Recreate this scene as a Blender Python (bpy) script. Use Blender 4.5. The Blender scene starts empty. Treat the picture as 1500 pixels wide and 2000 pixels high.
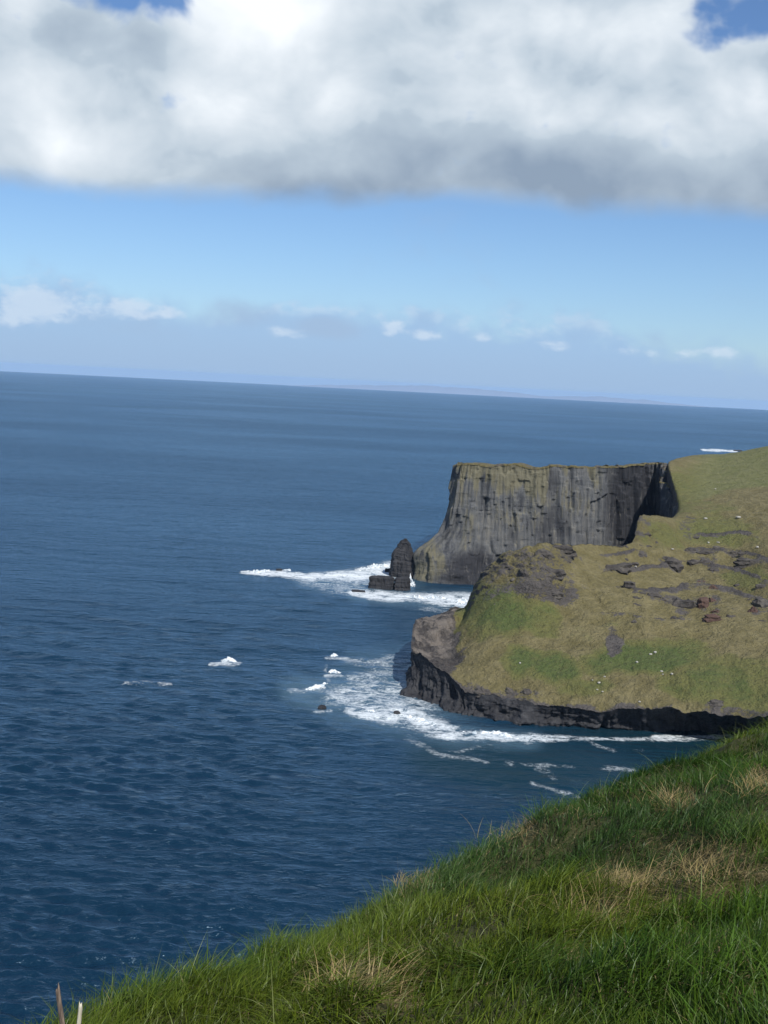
import bpy, bmesh, math
import numpy as np
from mathutils import Matrix, Vector

SC = bpy.context.scene
COL = SC.collection
R = math.radians

# ------------------------------------------------------------------ camera
FPX, W0, H0 = 2200.0, 1500.0, 2000.0          # focal length in pixels of the 1500x2000 frame
EYE = 150.0                                    # eye height above the sea
ROLL, PITCH = R(2.9), math.atan(253.0 / FPX)
_f = np.array([0, math.cos(PITCH), -math.sin(PITCH)])
_r0 = np.array([1.0, 0, 0]); _u0 = np.cross(_r0, _f)
_r = _r0 * math.cos(ROLL) + _u0 * math.sin(ROLL)
_u = np.cross(_r, _f)
CAM = np.array([0.0, 0.0, EYE])
cam = bpy.data.objects.new('camera', bpy.data.cameras.new('camera'))
COL.objects.link(cam)
cam.matrix_world = Matrix(((_r[0], _u[0], -_f[0], 0), (_r[1], _u[1], -_f[1], 0), (_r[2], _u[2], -_f[2], EYE), (0, 0, 0, 1)))
cam.data.sensor_fit = 'VERTICAL'; cam.data.sensor_height = 36.0
cam.data.lens = FPX / H0 * 36.0
cam.data.clip_start = 0.2; cam.data.clip_end = 200000
SC.camera = cam

# ------------------------------------------------------------------ light
SUN_AZ, SUN_EL = R(150), R(49)                 # clockwise from +Y (the view direction)
sun = bpy.data.objects.new('sun', bpy.data.lights.new('sun', 'SUN'))
COL.objects.link(sun)
sun.data.energy = 4.7; sun.data.angle = R(0.5); sun.data.color = (1.0, 0.95, 0.87)
_sd = Vector((math.sin(SUN_AZ) * math.cos(SUN_EL), math.cos(SUN_AZ) * math.cos(SUN_EL), math.sin(SUN_EL)))
sun.rotation_euler = _sd.to_track_quat('Z', 'Y').to_euler()
SKY_STRENGTH = 0.10
SC.view_settings.view_transform = 'Standard'; SC.view_settings.look = 'None'
SC.view_settings.exposure = 0.18; SC.view_settings.gamma = 1.0
SC.view_settings.use_curve_mapping = False
SC.render.engine = 'CYCLES'
SC.cycles.use_denoising = True
SC.cycles.max_bounces = 6; SC.cycles.volume_bounces = 1
SC.cycles.caustics_reflective = False; SC.cycles.caustics_refractive = False


# ------------------------------------------------------------------ node helper
class NT:
    def __init__(s, tree):
        s.t = tree; s.n = tree.nodes; s.l = tree.links

    def put(s, sock, v):
        if v is None: return
        if hasattr(v, 'is_output'): s.l.new(v, sock)
        else: sock.default_value = v

    def m(s, op, a, b=None, c=None, clamp=False):
        n = s.n.new('ShaderNodeMath'); n.operation = op; n.use_clamp = clamp
        for i, v in enumerate((a, b, c)): s.put(n.inputs[i], v)
        return n.outputs[0]

    def v(s, op, a, b=None, scale=None):
        n = s.n.new('ShaderNodeVectorMath'); n.operation = op
        s.put(n.inputs[0], a); s.put(n.inputs[1], b)
        if scale is not None: s.put(n.inputs['Scale'], scale)
        return n.outputs['Value'] if op in ('LENGTH', 'DISTANCE', 'DOT_PRODUCT') else n.outputs[0]

    def comb(s, x, y, z):
        n = s.n.new('ShaderNodeCombineXYZ')
        for i, v in enumerate((x, y, z)): s.put(n.inputs[i], v)
        return n.outputs[0]

    def sep(s, v):
        n = s.n.new('ShaderNodeSeparateXYZ'); s.l.new(v, n.inputs[0]); return n.outputs

    def noise(s, vec, scale, detail=4, rough=0.55, dist=0.0):
        n = s.n.new('ShaderNodeTexNoise'); n.noise_dimensions = '3D'
        s.put(n.inputs['Vector'], vec); n.inputs['Scale'].default_value = scale
        n.inputs['Detail'].default_value = detail; n.inputs['Roughness'].default_value = rough
        n.inputs['Distortion'].default_value = dist
        return n.outputs[0]

    def ramp(s, x, a, b, c=0.0, d=1.0, smooth=True):
        n = s.n.new('ShaderNodeMapRange'); n.interpolation_type = 'SMOOTHSTEP' if smooth else 'LINEAR'
        s.put(n.inputs[0], x)
        for i, v in enumerate((a, b, c, d)): s.put(n.inputs[i + 1], v)
        return n.outputs[0]

    def mix(s, f, a, b):
        n = s.n.new('ShaderNodeMix'); n.data_type = 'RGBA'; n.clamp_factor = True
        s.put(n.inputs[0], f)
        for i, v in ((6, a), (7, b)):
            s.put(n.inputs[i], tuple(v) + (1,) if isinstance(v, tuple) and len(v) == 3 else v)
        return n.outputs[2]

    def attr(s, name):
        n = s.n.new('ShaderNodeAttribute'); n.attribute_name = name; return n

    def bump(s, h, dist, strength=1.0, normal=None):
        n = s.n.new('ShaderNodeBump'); s.put(n.inputs['Height'], h); s.put(n.inputs['Distance'], dist)
        n.inputs['Strength'].default_value = strength
        if normal is not None: s.put(n.inputs['Normal'], normal)
        return n.outputs[0]


# ------------------------------------------------------------------ sky (world)
world = bpy.data.worlds.new('World'); SC.world = world; world.use_nodes = True
w = NT(world.node_tree); w.n.clear()
out = w.n.new('ShaderNodeOutputWorld'); bg = w.n.new('ShaderNodeBackground')
w.l.new(bg.outputs[0], out.inputs[0])
sky = w.n.new('ShaderNodeTexSky'); sky.sky_type = 'NISHITA'; sky.sun_disc = False
sky.sun_elevation = SUN_EL; sky.sun_rotation = SUN_AZ; sky.altitude = 100
sky.air_density = 1.0; sky.dust_density = 0.4; sky.ozone_density = 2.0
skyc = w.v('SCALE', sky.outputs[0], scale=SKY_STRENGTH)
skyc = w.v('MULTIPLY', skyc, (0.69, 0.85, 1.07))
tc = w.n.new('ShaderNodeTexCoord')
DIR = tc.outputs['Generated']
dx, dy, dz = w.sep(DIR)
az = w.m('MULTIPLY', w.m('ARCTAN2', dx, dy), 57.2958)
el = w.m('MULTIPLY', w.m('ARCSINE', dz), 57.2958)
AE = w.comb(az, el, 0.0)


def pix_dir(px, py):
    d = _f * FPX + _r * (px - W0 / 2) - _u * (py - H0 / 2)
    return d / np.linalg.norm(d)


def azel(px, py):
    d = pix_dir(px, py)
    return math.degrees(math.atan2(d[0], d[1])), math.degrees(math.asin(d[2]))


# domain: direction, warped
wv = w.n.new('ShaderNodeTexNoise'); wv.inputs['Scale'].default_value = 7.0; wv.inputs['Detail'].default_value = 3
w.l.new(DIR, wv.inputs['Vector'])
warp = w.v('SCALE', w.v('SUBTRACT', wv.outputs['Color'], (0.5, 0.5, 0.5)), scale=0.055)
CD = w.v('ADD', DIR, warp)
CDs = w.v('MULTIPLY', CD, (1.0, 1.0, 1.35))
n_big = w.noise(CDs, 5.2, 4, 0.45)
n_mid = w.noise(w.v('ADD', CDs, (3.1, 1.7, 0.4)), 8.0, 5, 0.48)
n_lit = w.noise(w.v('ADD', w.v('ADD', CDs, (3.1, 1.7, 0.4)), (0.016, 0.0, 0.036)), 8.0, 5, 0.48)
n_fine = w.noise(CDs, 34.0, 3, 0.5)


def blob(px, py, rx, ry, a=1.0):
    """soft bump of size rx, ry (pixels) in the direction seen at that pixel"""
    A, E = azel(px, py)
    k = 57.2958 / FPX
    d = w.v('MULTIPLY', w.v('SUBTRACT', AE, (A, E, 0)), (1 / (rx * k), 1 / (ry * k), 0))
    return w.m('MULTIPLY', w.ramp(w.v('LENGTH', d), 0.0, 1.0, 1.0, 0.0), a)


def add(*xs):
    r = xs[0]
    for x in xs[1:]: r = w.m('ADD', r, x)
    return r


mid_c = w.m('SUBTRACT', n_mid, 0.5); big_c = w.m('SUBTRACT', n_big, 0.5); fine_c = w.m('SUBTRACT', n_fine, 0.5)
# --- the long cumulus bank with a flat base, opened to blue overhead, out of view, to cool the fill light
edge = add(8.85, w.m('MULTIPLY', w.ramp(az, -15, -4, 1.0, 0.0), -0.65), w.m('MULTIPLY', big_c, 0.9), w.m('MULTIPLY', mid_c, 2.2), w.m('MULTIPLY', fine_c, 0.5))
over = w.m('SUBTRACT', el, edge)
base_mask = w.ramp(over, -0.45, 0.95)
holes = add(blob(235, -20, 190, 90, 0.95), blob(1440, 20, 190, 110, 0.95), blob(240, 285, 60, 55, 0.42), blob(310, 205, 80, 45, 0.30))
hole_hi = w.m('MULTIPLY', w.ramp(el, 19, 30), w.ramp(n_big, 0.48, 0.75, 1.3, 0.0))  # unseen clear sky overhead, added for a bluer, weaker fill and a bluer sea
hole = w.m('ADD', add(holes, hole_hi), add(w.m('MULTIPLY', mid_c, 1.7), w.m('MULTIPLY', fine_c, 1.3)))
cloud = w.m('MULTIPLY', base_mask, w.ramp(hole, 0.28, 0.85, 1.0, 0.0))
relief = w.m('MULTIPLY', w.m('SUBTRACT', n_mid, n_lit), 1.5)
lum = add(w.ramp(over, 0.0, 4.0, 0.18, 0.60), relief, w.m('MULTIPLY', big_c, 0.40), w.m('MULTIPLY', fine_c, 0.12),
          blob(540, 50, 330, 230, 0.42), blob(130, 250, 330, 190, 0.17), blob(180, 335, 330, 110, 0.16), blob(330, 90, 120, 70, -0.30), blob(90, 100, 90, 80, -0.18), blob(1020, 330, 380, 130, -0.17), blob(880, 90, 220, 120, -0.10), blob(620, 380, 260, 60, -0.15), blob(1400, 250, 180, 150, 0.10))
c1 = w.mix(w.ramp(lum, 0.0, 0.5, smooth=False), (0.25, 0.325, 0.43), (0.46, 0.545, 0.63))
c2 = w.mix(w.ramp(lum, 0.45, 1.1, smooth=False), c1, (0.88, 0.92, 0.96))
# --- low hazy band with little cumulus tops above the horizon
top = add(3.35, w.m('MULTIPLY', az, -0.036), w.m('MULTIPLY', big_c, 1.8), w.m('MULTIPLY', mid_c, 2.6), w.m('MULTIPLY', fine_c, 2.0))
bd = w.m('SUBTRACT', top, el)
band = w.m('MULTIPLY', w.ramp(bd, -0.6, 1.2), 0.88)
lowhaze = w.m('MULTIPLY', w.ramp(el, -0.5, 9.0, 1.0, 0.0), 0.30)
puff = add(blob(60, 585, 75, 60, 1.0), blob(135, 600, 90, 46, 0.85), blob(265, 602, 95, 36, 0.85), blob(20, 620, 90, 40, 0.5), blob(340, 612, 50, 18, 0.5), blob(770, 641, 42, 24, 1.0), blob(828, 654, 55, 20, 0.8), blob(940, 658, 38, 17, 0.7), blob(560, 650, 70, 22, 0.5), blob(1080, 674, 55, 20, 0.5), blob(1225, 684, 45, 16, 0.6), blob(1275, 690, 30, 14, 0.5), blob(1415, 688, 55, 20, 0.7), blob(1350, 690, 60, 16, 0.4))
greyp = add(blob(450, 610, 130, 50, 0.9), blob(640, 640, 110, 34, 1.0), blob(310, 640, 200, 50, 0.5), blob(1280, 668, 60, 34, 0.5))
n_low = w.noise(w.v('MULTIPLY', w.v('ADD', DIR, w.v('SCALE', warp, scale=0.25)), (1.0, 1.0, 1.7)), 55.0, 5, 0.6)
low_c = w.m('SUBTRACT', n_low, 0.5)
puffm = w.ramp(w.m('ADD', puff, w.m('MULTIPLY', w.m('MINIMUM', 1.0, w.m('MULTIPLY', puff, 3.0)), w.m('MULTIPLY', low_c, 2.2))), 0.10, 0.95)
rim = w.m('MULTIPLY', w.m('MULTIPLY', w.ramp(bd, -0.3, 0.25), w.ramp(bd, 0.25, 1.0, 1.0, 0.0)), w.ramp(w.m('ADD', low_c, mid_c), 0.0, 0.22))
greym = w.m('MULTIPLY', w.ramp(w.m('ADD', greyp, w.m('ADD', w.m('MULTIPLY', mid_c, 1.6), w.m('MULTIPLY', fine_c, 0.8))), 0.1, 1.0), 0.38)
bandc = w.mix(w.ramp(el, 0.3, 3.2), (0.305, 0.445, 0.66), (0.315, 0.475, 0.70))
col = w.mix(lowhaze, skyc, (0.30, 0.50, 0.80))
col = w.mix(band, col, bandc)
col = w.mix(w.m('MULTIPLY', rim, 0.34), col, (0.55, 0.65, 0.78))
col = w.mix(greym, col, (0.33, 0.42, 0.57))
col = w.mix(w.m('MULTIPLY', puffm, 0.66), col, (0.58, 0.68, 0.80))
col = w.mix(cloud, col, c2)
w.l.new(col, bg.inputs['Color']); bg.inputs['Strength'].default_value = 1.0
try:
    world.cycles.sampling_method = 'MANUAL'; world.cycles.sample_map_resolution = 512
except Exception: pass


# ------------------------------------------------------------------ numpy helpers
def _hash(i, j, k, seed):
    h = (i.astype(np.int64) * 374761393 + j.astype(np.int64) * 668265263 + k.astype(np.int64) * 2147483647 + seed * 974711) & 0xffffffff
    h = ((h ^ (h >> 13)) * 1274126177) & 0xffffffff
    h = ((h ^ (h >> 16)) * 2246822519) & 0xffffffff
    return ((h ^ (h >> 15)) & 0xffff) / 65535.0


def vnoise(x, y, z=None, seed=0):
    x = np.asarray(x, float); y = np.asarray(y, float)
    z = np.zeros_like(x) if z is None else np.asarray(z, float)
    xi, yi, zi = np.floor(x), np.floor(y), np.floor(z)
    fx, fy, fz = x - xi, y - yi, z - zi
    fx, fy, fz = [t * t * t * (t * (t * 6 - 15) + 10) for t in (fx, fy, fz)]
    flat = not np.any(z)
    def lay(k):
        a = _hash(xi, yi, k, seed); b = _hash(xi + 1, yi, k, seed); c = _hash(xi, yi + 1, k, seed); d = _hash(xi + 1, yi + 1, k, seed)
        return (a * (1 - fx) + b * fx) * (1 - fy) + (c * (1 - fx) + d * fx) * fy
    l0 = lay(zi)
    if flat: return l0 * 2 - 1
    return (l0 * (1 - fz) + lay(zi + 1) * fz) * 2 - 1


def fbm(x, y, z=None, seed=0, oct=4, gain=0.5):
    r = 0; a = 1.0; s = 0
    for o in range(oct):
        f = 2.03 ** o
        r = r + a * vnoise(np.asarray(x) * f + o * 17.3, np.asarray(y) * f + o * 9.1, None if z is None else np.asarray(z) * f, seed + o * 7)
        s += a; a *= gain
    return r / s


def blocks(s, z, ws, wz, seed):
    """random offset per rectangular slab of a jointed face, -1..1"""
    i = np.floor(s / ws + 0.8 * vnoise(s / ws * 0.31, z * 0, seed=seed + 1))
    q = _hash(i, i * 0, i * 0, seed + 2) * 7.0
    j = np.floor(z / wz * (0.6 + 0.1 * q) + q)
    return _hash(i, j, j * 0, seed) * 2 - 1


def sstep(x, a, b):
    t = np.clip((x - a) / (b - a), 0, 1); return t * t * (3 - 2 * t)


def P(px, py, D):
    """world point seen at a pixel at horizontal distance D"""
    d = pix_dir(px, py); return CAM + d * (D / math.hypot(d[0], d[1]))


def S(px, py, z=0.0, push=0.0):
    """world point seen at a pixel on the plane at height z"""
    d = pix_dir(px, py); p = CAM + d * ((z - EYE) / d[2])
    if push: p = p + np.array([d[0], d[1], 0]) / math.hypot(d[0], d[1]) * push
    return p


def project(V):
    q = V - CAM
    zc = q @ _f
    return W0 / 2 + FPX * (q @ _r) / zc, H0 / 2 - FPX * (q @ _u) / zc


def pchip(t, y, ts):
    """monotone cubic through rows of y at knots t"""
    t = np.asarray(t, float); y = np.asarray(y, float); ts = np.asarray(ts, float)
    h = np.diff(t)[:, None]; d = np.diff(y, axis=0) / h
    m = np.zeros_like(y)
    w1 = 2 * h[1:] + h[:-1]; w2 = h[1:] + 2 * h[:-1]
    with np.errstate(divide='ignore', invalid='ignore'):
        mm = (w1 + w2) / (w1 / d[:-1] + w2 / d[1:])
    m[1:-1] = np.where(d[:-1] * d[1:] > 0, np.nan_to_num(mm), 0)
    m[0] = d[0]; m[-1] = d[-1]
    i = np.clip(np.searchsorted(t, ts, 'right') - 1, 0, len(t) - 2)
    s = ((ts - t[i]) / (t[i + 1] - t[i]))[:, None]; hh = (t[i + 1] - t[i])[:, None]
    return ((1 + 2 * s) * (1 - s) ** 2) * y[i] + (s * (1 - s) ** 2) * hh * m[i] + (s * s * (3 - 2 * s)) * y[i + 1] + (s * s * (s - 1)) * hh * m[i + 1]


def make_mesh(name, V, F, smooth=True):
    V = np.ascontiguousarray(V, np.float32); F = np.ascontiguousarray(F, np.int32)
    me = bpy.data.meshes.new(name); k = F.shape[1]
    me.vertices.add(len(V)); me.vertices.foreach_set('co', V.ravel())
    me.loops.add(F.size); me.loops.foreach_set('vertex_index', F.ravel())
    me.polygons.add(len(F)); me.polygons.foreach_set('loop_start', np.arange(0, F.size, k, dtype=np.int32))
    me.polygons.foreach_set('use_smooth', np.full(len(F), smooth))
    me.update(calc_edges=True); me.validate()
    return me


def add_attr(me, name, a):
    a = np.ascontiguousarray(a, np.float32)
    if a.ndim == 1:
        at = me.attributes.new(name, 'FLOAT', 'POINT'); at.data.foreach_set('value', a)
    else:
        if a.shape[1] == 3: a = np.concatenate([a, np.ones((len(a), 1), np.float32)], 1)
        at = me.attributes.new(name, 'FLOAT_COLOR', 'POINT'); at.data.foreach_set('color', np.ascontiguousarray(a).ravel())


def gridF(nu, nv, flip=False):
    i = np.arange(nu - 1)[:, None] * nv + np.arange(nv - 1)[None]
    q = np.stack([i, i + nv, i + nv + 1, i + 1], -1).reshape(-1, 4)
    return q[:, ::-1] if flip else q


def compact(V, F, *attrs):
    used = np.unique(F); m = np.full(len(V), -1); m[used] = np.arange(len(used))
    return (V[used], m[F]) + tuple(a[used] for a in attrs)


def link(name, data, mat=None, parent=None, **props):
    o = bpy.data.objects.new(name, data); COL.objects.link(o)
    if mat and data is not None: data.materials.append(mat)
    if parent: o.parent = parent
    for k, v in props.items():
        if v: o[k] = v
    return o


def grid_normals(G):
    du = np.gradient(G, axis=0); dv = np.gradient(G, axis=1)
    n = np.cross(du, dv); return n / (np.linalg.norm(n, axis=2, keepdims=True) + 1e-9)


# ------------------------------------------------------------------ materials
def new_mat(name):
    m = bpy.data.materials.new(name); m.use_nodes = True
    t = NT(m.node_tree); t.n.clear()
    o = t.n.new('ShaderNodeOutputMaterial'); p = t.n.new('ShaderNodeBsdfPrincipled')
    t.l.new(p.outputs[0], o.inputs[0]); p.inputs['Roughness'].default_value = 0.9
    p.inputs['Specular IOR Level'].default_value = 0.25
    return m, t, p, o


def opos(t):
    g = t.n.new('ShaderNodeNewGeometry'); return g.outputs['Position']


def rock_mat(name, dark, mid, pale, vscale=(0.35, 0.35, 0.03), lichen=None, lich_amt=0.0, bump=0.6, gloss=0.85, bed=0.28):
    m, t, p, o = new_mat(name); pos = opos(t)
    streak = t.noise(t.v('MULTIPLY', pos, vscale), 1.0, 6, 0.62, 0.4)
    strata = t.noise(t.v('MULTIPLY', pos, (0.015, 0.015, 0.9)), 1.0, 5, 0.65)
    blotch = t.noise(pos, 0.07, 5, 0.6)
    fine = t.noise(pos, 1.1, 5, 0.65)
    v = add_m(t, t.m('MULTIPLY', streak, 0.62), t.m('MULTIPLY', strata, bed), t.m('MULTIPLY', blotch, 0.63 - bed), t.m('MULTIPLY', fine, 0.22))
    c = t.mix(t.ramp(v, 0.56, 0.74), dark, mid)
    c = t.mix(t.ramp(v, 0.72, 0.95), c, pale)
    if lichen:
        lm = t.m('MULTIPLY', t.attr('lichen').outputs['Fac'], 1.0)
        lf = t.m('ADD', lm, t.m('ADD', t.m('MULTIPLY', t.m('SUBTRACT', blotch, 0.5), 1.1), t.m('MULTIPLY', t.m('SUBTRACT', streak, 0.5), 1.6)))
        c = t.mix(t.m('MULTIPLY', t.ramp(lf, 0.25, 0.75), lich_amt), c, lichen)
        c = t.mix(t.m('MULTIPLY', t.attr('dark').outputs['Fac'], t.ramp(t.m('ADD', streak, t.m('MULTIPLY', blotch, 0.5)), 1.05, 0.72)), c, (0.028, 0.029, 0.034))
    t.put(p.inputs['Base Color'], c); p.inputs['Roughness'].default_value = gloss
    h = t.m('ADD', t.m('MULTIPLY', streak, 1.0), t.m('ADD', t.m('MULTIPLY', strata, bed * 2.8), t.m('MULTIPLY', fine, 0.5)))
    t.put(p.inputs['Normal'], t.bump(h, bump, 1.0))
    return m


def add_m(t, *xs):
    r = xs[0]
    for x in xs[1:]: r = t.m('ADD', r, x)
    return r


M_CLIFF = rock_mat('cliff_shale', (0.040, 0.043, 0.050), (0.102, 0.106, 0.110), (0.178, 0.172, 0.155), (0.30, 0.30, 0.014), (0.150, 0.138, 0.082), 0.72, 1.3, bed=0.07)
M_DARK = rock_mat('wet_shale', (0.013, 0.013, 0.016), (0.027, 0.028, 0.032), (0.060, 0.060, 0.064), (0.25, 0.25, 0.05), None, 0, 0.8, 0.7)
M_STACK = rock_mat('stack_shale', (0.013, 0.013, 0.015), (0.027, 0.028, 0.032), (0.054, 0.054, 0.058), (0.22, 0.22, 0.09), None, 0, 1.0, 0.8, bed=0.10)
M_OUT = rock_mat('ledge_shale', (0.026, 0.024, 0.024), (0.060, 0.054, 0.050), (0.12, 0.11, 0.09), (0.3, 0.3, 0.3), None, 0, 0.5)
M_RED = rock_mat('ledge_red', (0.04, 0.026, 0.022), (0.075, 0.045, 0.036), (0.12, 0.09, 0.07), (0.3, 0.3, 0.3), None, 0, 0.5)
M_PALE = rock_mat('pale_stone', (0.22, 0.21, 0.18), (0.33, 0.32, 0.29), (0.46, 0.45, 0.42), (0.5, 0.5, 0.5), None, 0, 0.3)


def slope_mat():
    m, t, p, o = new_mat('hill_turf'); pos = opos(t)
    big = t.noise(pos, 0.022, 4, 0.55); med = t.noise(pos, 0.11, 5, 0.6); fine = t.noise(pos, 0.75, 5, 0.7)
    tuss = t.noise(t.v('MULTIPLY', pos, (1, 1, 1.6)), 0.33, 4, 0.7)
    A = lambda n: t.attr(n).outputs['Fac']
    c0 = t.mix(t.ramp(med, 0.35, 0.68), (0.150, 0.130, 0.056), (0.212, 0.184, 0.092))
    gf = add_m(t, A('green'), t.m('MULTIPLY', t.m('SUBTRACT', big, 0.5), 1.3), t.m('MULTIPLY', t.m('SUBTRACT', med, 0.5), 1.2), t.m('MULTIPLY', t.m('SUBTRACT', fine, 0.5), 0.9))
    c1 = t.mix(t.ramp(gf, 0.1, 0.55), c0, (0.140, 0.142, 0.048))
    c1 = t.mix(t.ramp(gf, 0.62, 1.15), c1, (0.086, 0.116, 0.034))
    c1 = t.mix(t.m('MULTIPLY', t.ramp(tuss, 0.46, 0.70), 0.40), c1, (0.066, 0.060, 0.027))
    c1 = t.mix(t.m('MULTIPLY', t.ramp(fine, 0.52, 0.72), 0.45), c1, (0.215, 0.18, 0.09))
    fc = t.mix(t.ramp(med, 0.3, 0.7), (0.135, 0.145, 0.052), (0.175, 0.175, 0.078))
    c1 = t.mix(A('field'), c1, fc)
    rf = add_m(t, A('rock'), t.m('MULTIPLY', t.m('SUBTRACT', med, 0.5), 1.5), t.m('MULTIPLY', t.m('SUBTRACT', fine, 0.5), 1.2))
    rc = t.mix(t.ramp(t.m('ADD', t.m('MULTIPLY', fine, 0.5), t.m('MULTIPLY', med, 0.5)), 0.36, 0.62), (0.044, 0.040, 0.040), (0.112, 0.102, 0.095))
    rc = t.mix(t.m('MULTIPLY', A('pale'), t.ramp(med, 0.42, 0.62)), rc, (0.19, 0.168, 0.148))
    c1 = t.mix(t.ramp(rf, 0.45, 0.7), c1, rc)
    t.put(p.inputs['Base Color'], c1)
    h = add_m(t, t.m('MULTIPLY', fine, 0.55), t.m('MULTIPLY', tuss, 1.1), t.m('MULTIPLY', med, 1.2))
    t.put(p.inputs['Normal'], t.bump(h, 3.0, 1.0))
    return m


M_TURF = slope_mat()


def foam_mat():
    m, t, p, o = new_mat('white_water'); pos = opos(t)
    n = t.noise(pos, 0.45, 5, 0.7)
    t.put(p.inputs['Base Color'], t.mix(t.ramp(n, 0.35, 0.6), (0.30, 0.39, 0.46), (0.70, 0.73, 0.75)))
    t.put(p.inputs['Normal'], t.bump(n, 1.0, 0.6))
    n2 = t.noise(pos, 0.9, 5, 0.75)
    al = t.ramp(t.m('ADD', t.attr('cover').outputs['Fac'], t.m('ADD', t.m('MULTIPLY', t.m('SUBTRACT', n2, 0.5), 2.0), t.m('MULTIPLY', t.m('SUBTRACT', n, 0.5), 1.2))), 0.22, 0.80)
    t.put(p.inputs['Alpha'], al)
    return m


M_FOAM = foam_mat()


def sea_mat():
    m, t, p, o = new_mat('sea_water'); pos = opos(t)
    A = lambda n: t.attr(n).outputs['Fac']
    r90 = t.v('MULTIPLY', pos, (0.42, 1.0, 1.0))
    n0 = t.noise(t.v('MULTIPLY', pos, (0.30, 1.0, 1.0)), 0.010, 4, 0.6)
    n1 = t.noise(r90, 0.085, 4, 0.6, 0.3); n2 = t.noise(r90, 0.30, 4, 0.65); n3 = t.noise(r90, 1.0, 3, 0.6)
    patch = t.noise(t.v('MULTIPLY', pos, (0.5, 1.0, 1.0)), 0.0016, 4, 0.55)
    calm = t.m('SUBTRACT', 1.0, t.m('MULTIPLY', A('shelter'), 0.35))
    n05 = t.noise(r90, 0.030, 4, 0.62, 0.3)
    h = add_m(t, t.m('MULTIPLY', n0, 7.0), t.m('MULTIPLY', n05, 6.0), t.m('MULTIPLY', n1, 3.4), t.m('MULTIPLY', n2, 1.5), t.m('MULTIPLY', n3, 0.30))
    t.put(p.inputs['Normal'], t.bump(h, t.m('MULTIPLY', calm, 0.85), 1.0))
    c = t.mix(t.ramp(patch, 0.38, 0.62), (0.004, 0.020, 0.042), (0.006, 0.027, 0.054))  # cloud shadow on the sea put into the water colour by broad noise
    c = t.mix(t.m('MULTIPLY', A('shelter'), 0.8), c, (0.003, 0.019, 0.026))
    c = t.mix(t.m('MULTIPLY', A('milk'), 0.42), c, (0.11, 0.19, 0.25))
    f1 = t.noise(t.v('MULTIPLY', pos, (0.6, 1, 1)), 0.16, 6, 0.72, 0.9); f2 = t.noise(pos, 0.6, 4, 0.7, 0.5)
    lace = t.m('SUBTRACT', 1.0, t.m('MULTIPLY', t.m('ABSOLUTE', t.m('SUBTRACT', f1, 0.5)), 4.2))
    ff = add_m(t, t.m('MULTIPLY', A('foam'), 0.92), t.m('MULTIPLY', t.m('SUBTRACT', lace, 0.62), 0.42), t.m('MULTIPLY', t.m('SUBTRACT', f2, 0.5), 1.3), t.m('MULTIPLY', t.m('SUBTRACT', f1, 0.5), 2.2))
    fm = t.m('MULTIPLY', t.m('MULTIPLY', t.ramp(ff, 0.30, 1.2), 0.95), t.ramp(A('foam'), 0.03, 0.16))
    c = t.mix(fm, c, (0.64, 0.69, 0.72))
    nrm = p.inputs['Normal'].links[0].from_socket
    t.n.remove(p)
    df = t.n.new('ShaderNodeBsdfDiffuse'); gl = t.n.new('ShaderNodeBsdfGlossy'); fr = t.n.new('ShaderNodeFresnel'); mx = t.n.new('ShaderNodeMixShader')
    fr.inputs['IOR'].default_value = 1.33
    t.put(df.inputs['Color'], c); gl.inputs['Color'].default_value = (0.54, 0.77, 1.0, 1); gl.inputs['Roughness'].default_value = 0.25
    for n_ in (df, gl, fr): t.put(n_.inputs['Normal'], nrm)
    # facets turned away from a low line of sight are hidden behind the crests: rough water never mirrors fully
    k = t.m('MULTIPLY', t.m('MINIMUM', t.m('MULTIPLY', fr.outputs[0], 0.95), 0.46), t.m('SUBTRACT', 1.0, t.m('MULTIPLY', fm, 0.9)))
    k = t.m('MULTIPLY', k, t.ramp(patch, 0.34, 0.66, 0.88, 1.08))     # cloud shadows painted in: reflection dimmed in broad patches
    t.put(mx.inputs[0], k); t.l.new(df.outputs[0], mx.inputs[1]); t.l.new(gl.outputs[0], mx.inputs[2])
    t.l.new(mx.outputs[0], o.inputs[0])
    return m


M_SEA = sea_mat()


# ------------------------------------------------------------------ sea
EARTH = 6371000.0


def polyd(px, py, pts):
    """pixel distance to a polyline (height counted so that pieces keep their own size), and position along"""
    best = np.full(px.shape, 1e9)
    for (x0, y0, w0), (x1, y1, w1) in zip(pts[:-1], pts[1:]):
        dx, dy = x1 - x0, y1 - y0
        s = np.clip(((px - x0) * dx + (py - y0) * dy) / (dx * dx + dy * dy + 1e-6), 0, 1)
        ww = w0 + (w1 - w0) * s
        d = np.hypot((px - x0 - s * dx) / 1.6, py - y0 - s * dy) / ww
        best = np.minimum(best, d)
    return best


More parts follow.
